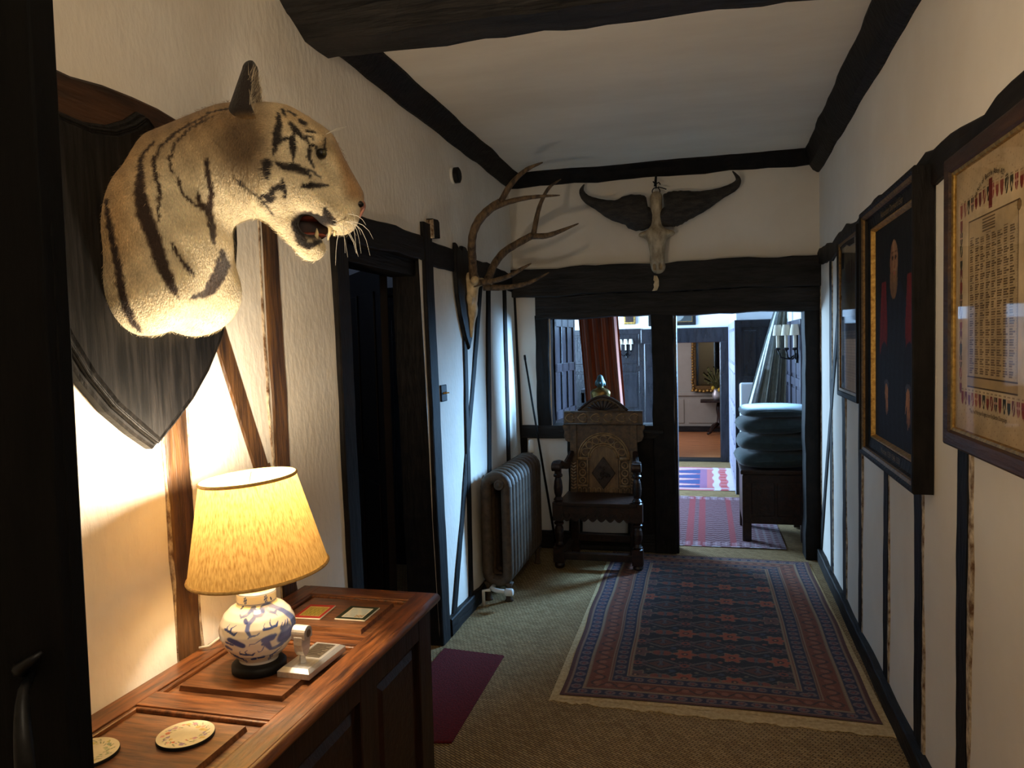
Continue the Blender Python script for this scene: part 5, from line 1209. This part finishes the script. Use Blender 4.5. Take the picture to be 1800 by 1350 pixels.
hl = struct(MB().box((-2.55, 5.5, 0), (-2.45, 6.9, 2.6)).box((-2.55, 8.9, 0), (-2.45, HY, 2.6)).box((-2.55, 6.9, 0), (-2.45, 8.9, .8)).box((-2.55, 6.9, 2.1), (-2.45, 8.9, 2.6)).build('wall_hall_left', M['white_wall'])); tag(hl, 'left wall of the hall with its window opening')
wn = struct(root('window_1', 'leaded hall window on the left', None, (-2.5, 7.9, .8)))
if 'category' in wn: del wn['category']
for y in (-1, -.5, 0, .5, 1): MB().box((-.03, y-.025, 0), (.03, y+.025, 1.3)).build('mullion', M['black_oak'], wn)
for z in (0, .65, 1.3): MB().box((-.03, -1, z-.025), (.03, 1, z+.025)).build('transom', M['black_oak'], wn)
hr = struct(MB().box((.75, 5.55, 0), (.85, 5.62, 2.6)).box((.75, 6.42, 0), (.85, HY, 2.6)).box((.75, 5.62, 0), (.85, 6.42, 1.0)).box((.75, 5.62, 2.0), (.85, 6.42, 2.6)).build('wall_hall_right', M['white_wall'])); tag(hr, 'right wall of the hall')
panelling(hr, lambda a, z, d: (.75-d, a, z), 6.45, 7.50, 1.66, 3, (.05, .62, 1.14, 1.63), mat='panel_half_sheen')
hs = struct(MB().box((.285, 7.60, 0), (.75, HY, 2.6)).build('wall_hall_pier', M['white_wall'])); tag(hs, 'panelled pier beside the low doorway')
panelling(hs, lambda a, z, d: (.285-d, a, z), 7.62, HY-.06, 1.70, 5, (.05, .40, .80, 1.22, 1.66), mat='panel_sheen')
panelling(hs, lambda a, z, d: (a, 7.60-d, z), .30, .74, 1.70, 2, (.05, 1.12, 1.66))
tag(struct(MB().box((-2.5, YB+.14, 2.5), (.85, HY, 2.58)).build('ceiling_hall', M['white_wall'])), 'white ceiling of the hall')
tag(struct(MB().box((-2.5, YB+.10, 0), (-1.42, YB+.16, 2.5)).build('wall_hall_near', M['white_wall'])), 'near wall of the hall')
tag(struct(MB().box((-2.5, YB, -.05), (-1.7, HY, 0)).build('floor_hall', M['seagrass'])), 'pale carpet of the hall')
# parlour beyond
tag(struct(MB().box((-1.5, HY, -.05), (1.2, 13.0, -.005)).build('floor_parlour', M['wood_floor'])), 'orange wooden floor of the room beyond the hall')
wp = struct(MB().box((-1.5, 12.9, 0), (1.2, 13.0, 2.6)).box((-1.6, 9.8, 0), (-1.5, 10.9, 2.6)).box((-1.6, 12.1, 0), (-1.5, 13.0, 2.6)).box((1.2, 9.8, 0), (1.3, 13, 2.6)).build('wall_parlour', M['green_wall'])); tag(wp, 'cream wall of the room beyond the hall')
MB().box((-1.5, 12.86, .60), (1.2, 12.9, .66)).build('dado_rail', M['green_wall'], wp, bevel=.01)
for x0 in (-1.4, -.85, -.30, .25): MB().box((x0, 12.885, .14), (x0+.48, 12.9, .54)).build('dado_panel', M['green_wall'], wp, bevel=.012)
MB().box((-1.5, 12.87, 0), (1.2, 12.9, .09)).build('baseboard', M['black_oak_x'], wp)
tag(struct(MB().box((-1.6, 9.77, 2.5), (1.3, 13, 2.6)).build('ceiling_parlour', M['white_wall'])), 'ceiling of the room beyond the hall')

# ---- things in the hall
k2 = root('striped_kilim', 'dark red kilim with zigzag stripes inside the doorway', 'rug', (-.80, 5.60, 0))
def kil2(U, V):
    x, y = U*1.34, V*1.82; C = np.tile(np.array([92, 22, 34.]), (len(U), 1))
    zz = np.sin((y+.010*np.sin(x*110))*2*PI/.066); C = mixc(C, (146, 118, 126), (zz > .45)*.8); C = mixc(C, (78, 34, 54), (zz < -.65)*.7)
    for s0 in (.10, .33, .42, .66, .75, .98): C = mixc(C, (146, 26, 38), (np.abs(x-s0) < .026)*.88)
    e = np.minimum(y, 1.82-y); C = mixc(C, (190, 170, 180), ((e > .03) & (e < .13) & (np.sin(x*90+np.sign(np.sin(e*190))) > .1))*.7); C = mixc(C, (196, 192, 196), ((e < .02) & (np.sin(x*46) > 0))*.8)
    C = mixc(C, (130, 120, 124), ((x > 1.08) & (np.sin(x*120) > .3))*.7)
    return C
painted('weave', lambda U, V: np.stack([U*1.34, V*1.82, .006+.002*np.sin(U*9+V*5)], 1), 150, 230, kil2, M['rug'], k2)
k3 = root('pink_kilim', 'pink white and blue kilim further down the hall', 'rug', (-.84, 7.74, 0))
def kil3(U, V):
    x, y = U*1.13-.22, V*1.40; C = np.tile(np.array([206, 110, 116.]), (len(U), 1)); e = np.minimum(y, 1.40-y)
    C = mixc(C, (214, 206, 214), ((e > .06) & (e < .11))*.9); C = mixc(C, (226, 222, 226), ((np.abs(x-.71-.010*np.sin(y*16)) < .032) | (np.abs(x-.86-.010*np.sin(y*16)) < .036))*.9)
    C = mixc(C, (196, 60, 56), ((np.abs(x-.785) < .034) & (np.sin(y*36) > .2))*.8)
    tri = ((y*3.2) % 1); m = (x < .54) & (x > .0) & (np.abs(tri-.5) < x*.82) & (e > .14); C = mixc(C, (34, 62, 128), m*.95)
    m2 = (x < .50) & (np.abs(tri-.5) > .5-(.54-x)*.55) & (e > .14); C = mixc(C, (214, 206, 212), m2*.85); C = mixc(C, (120, 90, 150), ((x > .54) & (x < .61) & (e > .14))*.6)
    return C
painted('weave', lambda U, V: np.stack([U*1.13, V*1.40, .006+.003*np.sin(U*7+V*4)], 1), 140, 120, kil3, M['rug'], k3)
cf = root('dark_coffer', 'low black coffer under the stack of green cushions', 'chest', (.485, 6.05, 0))
MB().box((-.235, -.27, .14), (.235, .27, .51)).build('body', M['carved_dark'], cf, bevel=.006)
MB().box((-.250, -.29, .51), (.250, .29, .545)).build('lid', M['carved_dark'], cf, bevel=.008)
for sx in (-1, 1):
    for sy in (-1, 1): MB().box((sx*.205-.032, sy*.24-.032, .0095), (sx*.205+.032, sy*.24+.032, .5)).build('leg', M['carved_dark'], cf, bevel=.004)
for a in (-.17, .01): MB().box((a, -.278, .20), (a+.16, -.268, .45)).build('panel', M['carved_dark'], cf, bevel=.006)
def cushion(z, label, rz, dx, hgt, sc=1.0):
    r_ = root('cushion', label, 'cushion', (.475+dx, 6.05, z), (0, 0, rz), group='green cushions stacked on the black coffer')
    n, m = 40, 18; rings = []; hw_, hd_ = .262*sc, .27
    for j in range(m+1):
        t = -1+2*j/m; prof = (1-abs(t)**2.0)**.5 if abs(t) < 1 else 0; k_ = .70+.30*prof
        ring = []
        for i in range(n):
            a = 2*PI*i/n; c_, s_ = math.cos(a), math.sin(a); e_ = .48
            x = hw_*k_*math.copysign(abs(c_)**e_, c_); y = hd_*k_*math.copysign(abs(s_)**e_, s_)
            pinch = 1-.10*abs(math.sin(2*a))**3*0; sag = .010*math.sin(a*3+z*20)
            ring.append((x*pinch, y*pinch, hgt/2+t*hgt/2*(1-.10*(abs(c_*s_)*2)**2)+sag*(1-abs(t))))
        rings.append(ring)
    c = MB().loft(rings).build('cover', M['cushion'], r_, smooth=True)
    MB().tube([(hw_*1.0*math.copysign(abs(math.cos(2*PI*i/48))**.55, math.cos(2*PI*i/48)), hd_*math.copysign(abs(math.sin(2*PI*i/48))**.55, math.sin(2*PI*i/48)), hgt/2+.010*math.sin(6*PI*i/48+z*20)) for i in range(48)], .005, 5, loop=True).build('piping', M['cushion'], c, smooth=True)
    return r_
cushion(.547, 'dark green cushion at the bottom of the stack on the black coffer', .03, 0, .122, 1.03)
cushion(.674, 'dark green cushion second from the bottom of the stack', -.02, .008, .122)
cushion(.801, 'dark green cushion third from the bottom of the stack', .02, .0, .118)
cushion(.924, 'dark green cushion on the very top of the stack', -.03, .02, .080, .96)
wbd = root('white_settle_end', 'rounded white painted panel standing behind the cushions', 'panel', (.42, 7.48, 0))
MB().box((-.115, -.025, .002), (.20, .025, 1.10)).build('board', M['white_wall'], wbd, bevel=.022, seg=4)
dr = root('pale_curtain', 'pale curtain gathered aside and hanging from a high hook', 'curtain', (.62, 7.15, .88))
def drape(U, V):
    top = np.stack([.03+.05*U, .0*U, np.full(len(U), 1.02)], 1)
    bx = -.27+.34*U; fold = .035*np.sin(U*22+1.5*(1-V))*(.35+.65*(1-V)); x = bx*(1-V)**.92+(.02+.07*U)*(1-(1-V)**.92)
    return np.stack([x, .02+fold+.02*np.sin(U*50)*(1-V), 1.02*V+.03*np.sin(U*9)*(1-V)**3], 1)
painted('cloth', drape, 90, 60, lambda U, V: mixc(np.tile(np.array([200, 208, 206.]), (len(U), 1)), (120, 118, 102), ((U > .42) | ((U > .28) & (V < .35)))*.85), M['paint'], dr)
def sconce(label, loc, rz, n=3):
    r_ = root('candle_sconce', label, 'sconce', loc, (0, 0, rz))
    MB().tube([(0, 0, -.10), (0, .006, 0), (0, 0, .10)], .012, 8).build('back_plate', M['black_iron'], r_)
    for k in range(n):
        o_ = (k-(n-1)/2)*.065
        a_ = MB().tube([(0, 0, -.04), (o_*.4, -.04, -.075), (o_*.8, -.08, -.065), (o_, -.095, -.02)], .005, 6).build('arm', M['black_iron'], r_, smooth=True)
        MB().lathe([(.010, -.02), (.018, -.012), (.012, -.004)], 10, c=(o_, -.095, 0)).build('drip_pan', M['black_iron'], r_)
        MB().lathe([(.010, -.004), (.010, .070)], 10, c=(o_, -.095, 0)).build('candle', M['cream_white'], r_)
        MB().lathe([(.030, .070), (.026, .105), (.020, .135)], 14, c=(o_, -.095, 0), cap=False).build('candle_shade', M['cream_white'], r_, smooth=True)
    return r_
sconce('black iron candle sconce with cream card shades on the right panelling', (.728, 6.60, 1.44), -PI/2+.75).scale = (1.35, 1.35, 1.35)
sconce('small candle sconce with cream shades seen through the interior window', (-.98, HY-.03, 1.42), 0)
pc = root('framed_flower_print', 'dark framed flower picture over the low doorway', 'picture', (-.40, HY-.002, 1.71))
MB().box((-.30, -.03, 0), (.28, 0, .45)).build('frame', M['black_oak'], pc, bevel=.006)
MB().box((-.262, -.033, .038), (.242, -.028, .412)).build('gilt_slip', M['gilt_dull'], pc, bevel=.003)
painted('print', lambda U, V: np.stack([-.25+U*.48, np.full(len(U), -.0345), .05+V*.35], 1), 60, 50, lambda U, V: mixc(mixc(np.tile(np.array([60, 62, 60.]), (len(U), 1)), (150, 152, 146), (np.hypot((U-.62)/.2, (V-.3)/.3) < 1)*.7), (120, 122, 118), (np.hypot((U-.3)/.2, (V-.5)/.3) < 1)*.7), M['print'], pc)
gp = root('gilt_picture', 'small gilt-framed picture high in the hall, seen through the interior window', 'picture', (-.92, HY-.002, 1.74))
MB().box((-.09, -.05, 0), (.06, 0, .40)).build('frame', M['gilt'], gp, bevel=.012, seg=3)
MB().box((-.065, -.054, .03), (.035, -.048, .37)).build('image', M['carved_dark'], gp)
# shutter, curtain and silver in the interior window
sh_ = root('panelled_shutter', 'grey panelled shutter folded back in the interior window', 'shutter', (-1.125, YB+.17, .93), (0, 0, 1.49))
MB().box((0, -.012, 0), (.62, .012, .78)).build('board', M['panel_far'], sh_, bevel=.003)
for (a, b) in ((.0, .06), (.19, .24), (.37, .42), (.56, .62)): MB().box((a, -.022, 0), (b, .022, .78)).build('stile', M['panel_far'], sh_, bevel=.004)
for z in (0, .36, .71): MB().box((0, -.022, z), (.62, .022, z+.07)).build('rail', M['panel_far'], sh_, bevel=.004)
cu = root('rust_velvet_curtain', 'rust red velvet curtain hanging in the interior window', 'curtain', (-.96, YB+.26, .90))
def vcur(U, V):
    x = .02+U*(.30+.03*(1-V))+.06*(1-V)*(1-.6*U); y = .028*np.sin(U*26+.6*np.sin(V*3))+.010*np.sin(U*61)
    return np.stack([x, y, V*.85], 1)
u, v = np.meshgrid(np.linspace(0, 1, 120), np.linspace(0, 1, 24), indexing='ij'); P_ = vcur(u.ravel(), v.ravel())
i, j = np.meshgrid(np.arange(119), np.arange(23), indexing='ij'); a = (i*24+j).ravel(); np_mesh('cloth', P_, np.stack([a, a+24, a+25, a+1], 1), M['velvet'], cu)
MB().tube([(0, 0, .85), (.40, 0, .85)], .012, 8).build('pole', M['black_iron'], cu, smooth=True)
tb_ = root('side_table', 'dark side table in the hall carrying silver', 'table', (-.98, 7.9, 0))
MB().box((-.28, -.25, 1.00), (.10, .25, 1.04)).build('top', M['panel_far'], tb_, bevel=.005)
for sx in (-.26, .08):
    for sy in (-.22, .22): MB().box((sx-.02, sy-.02, 0), (sx+.02, sy+.02, 1.0)).build('leg', M['panel_far'], tb_)
MB().box((-.27, -.24, .90), (.09, .24, 1.0)).build('frieze', M['panel_far'], tb_)
cs = root('silver_candlestick', 'bright silver candlestick on the hall side table', 'candlestick', (-.94, 7.80, 1.041))
MB().lathe([(.055, 0), (.050, .015), (.020, .03), (.030, .06), (.034, .10), (.016, .13), (.020, .16), (.014, .20), (.045, .215), (.040, .225)], 20).build('body', M['steel'], cs, smooth=True)
# parlour: gilt mirror, console table, vase of dried flowers
gm = root('gilt_mirror', 'tall gilt-framed mirror in the room beyond the hall', 'mirror', (.06, 12.86, .66))
MB().box((-.22, -.004, .10), (.30, .0, 1.20)).build('glass', M['mirror'], gm)
for (lo, hi) in (((-.30, -.04, .04), (-.22, 0, 1.25)), ((.30, -.04, .04), (.38, 0, 1.25)), ((-.30, -.04, .02), (.38, 0, .11)), ((-.30, -.04, 1.18), (.38, 0, 1.27))): MB().box(lo, hi).build('frame_rail', M['gilt_dull'], gm, bevel=.02, seg=3)
rg = random.Random(2)
for k in range(26):
    z = .06+k*.046; MB().lathe([(.02, 0), (.024, .015), (.006, .03)], 8, c=(-.28+rg.uniform(-.01, .01), -.05, z)).build('ornament', M['gilt'], gm, smooth=True)
for k in range(10): MB().lathe([(.03, 0), (.036, .02), (.008, .05)], 8, c=(-.28+.06*k, -.05, .0+.03*rg.random())).build('ornament', M['gilt'], gm, smooth=True)
ct = root('console_table', 'dark pedestal console table below the gilt mirror', 'table', (.20, 12.60, 0))
MB().box((-.30, -.22, .52), (.50, .22, .55)).build('top', M['carved_dark'], ct, bevel=.008)
MB().lathe([(.10, .10), (.05, .16), (.04, .30), (.06, .40), (.04, .52)], 16).build('pedestal', M['carved_dark'], ct, smooth=True)
for k in range(4):
    a = PI/4+k*PI/2; MB().tube([(.04*math.cos(a), .04*math.sin(a), .16), (.14*math.cos(a), .14*math.sin(a), .12), (.22*math.cos(a), .22*math.sin(a), .03), (.27*math.cos(a), .27*math.sin(a), .02)], [.035, .03, .022, .02], 8).build('leg', M['carved_dark'], ct, smooth=True)
fvs = root('dried_flower_vase', 'vase of dried foliage with lemons on the console table', 'vase', (.16, 12.55, .551))
MB().lathe([(.045, 0), (.07, .04), (.075, .10), (.05, .15), (.055, .18)], 18).build('vase', M['steel'], fvs, smooth=True)
for k in range(34):
    a = rg.uniform(0, 2*PI); q = rg.uniform(.05, .22); zt = rg.uniform(.20, .48)
    MB().tube([(0, 0, .16), (q*.4*math.cos(a), q*.4*math.sin(a), .16+zt*.4), (q*math.cos(a), q*math.sin(a), .05+zt)], [.003, .006, .012], 5).build('stem', M['leaf'], fvs)
for k in range(2): MB().lathe([(.004, -.035), (.022, -.022), (.03, 0), (.022, .022), (.004, .035)], 12, c=(-.06+.1*k, -.09, .20-.03*k)).build('lemon', M['lemon'], fvs, smooth=True)
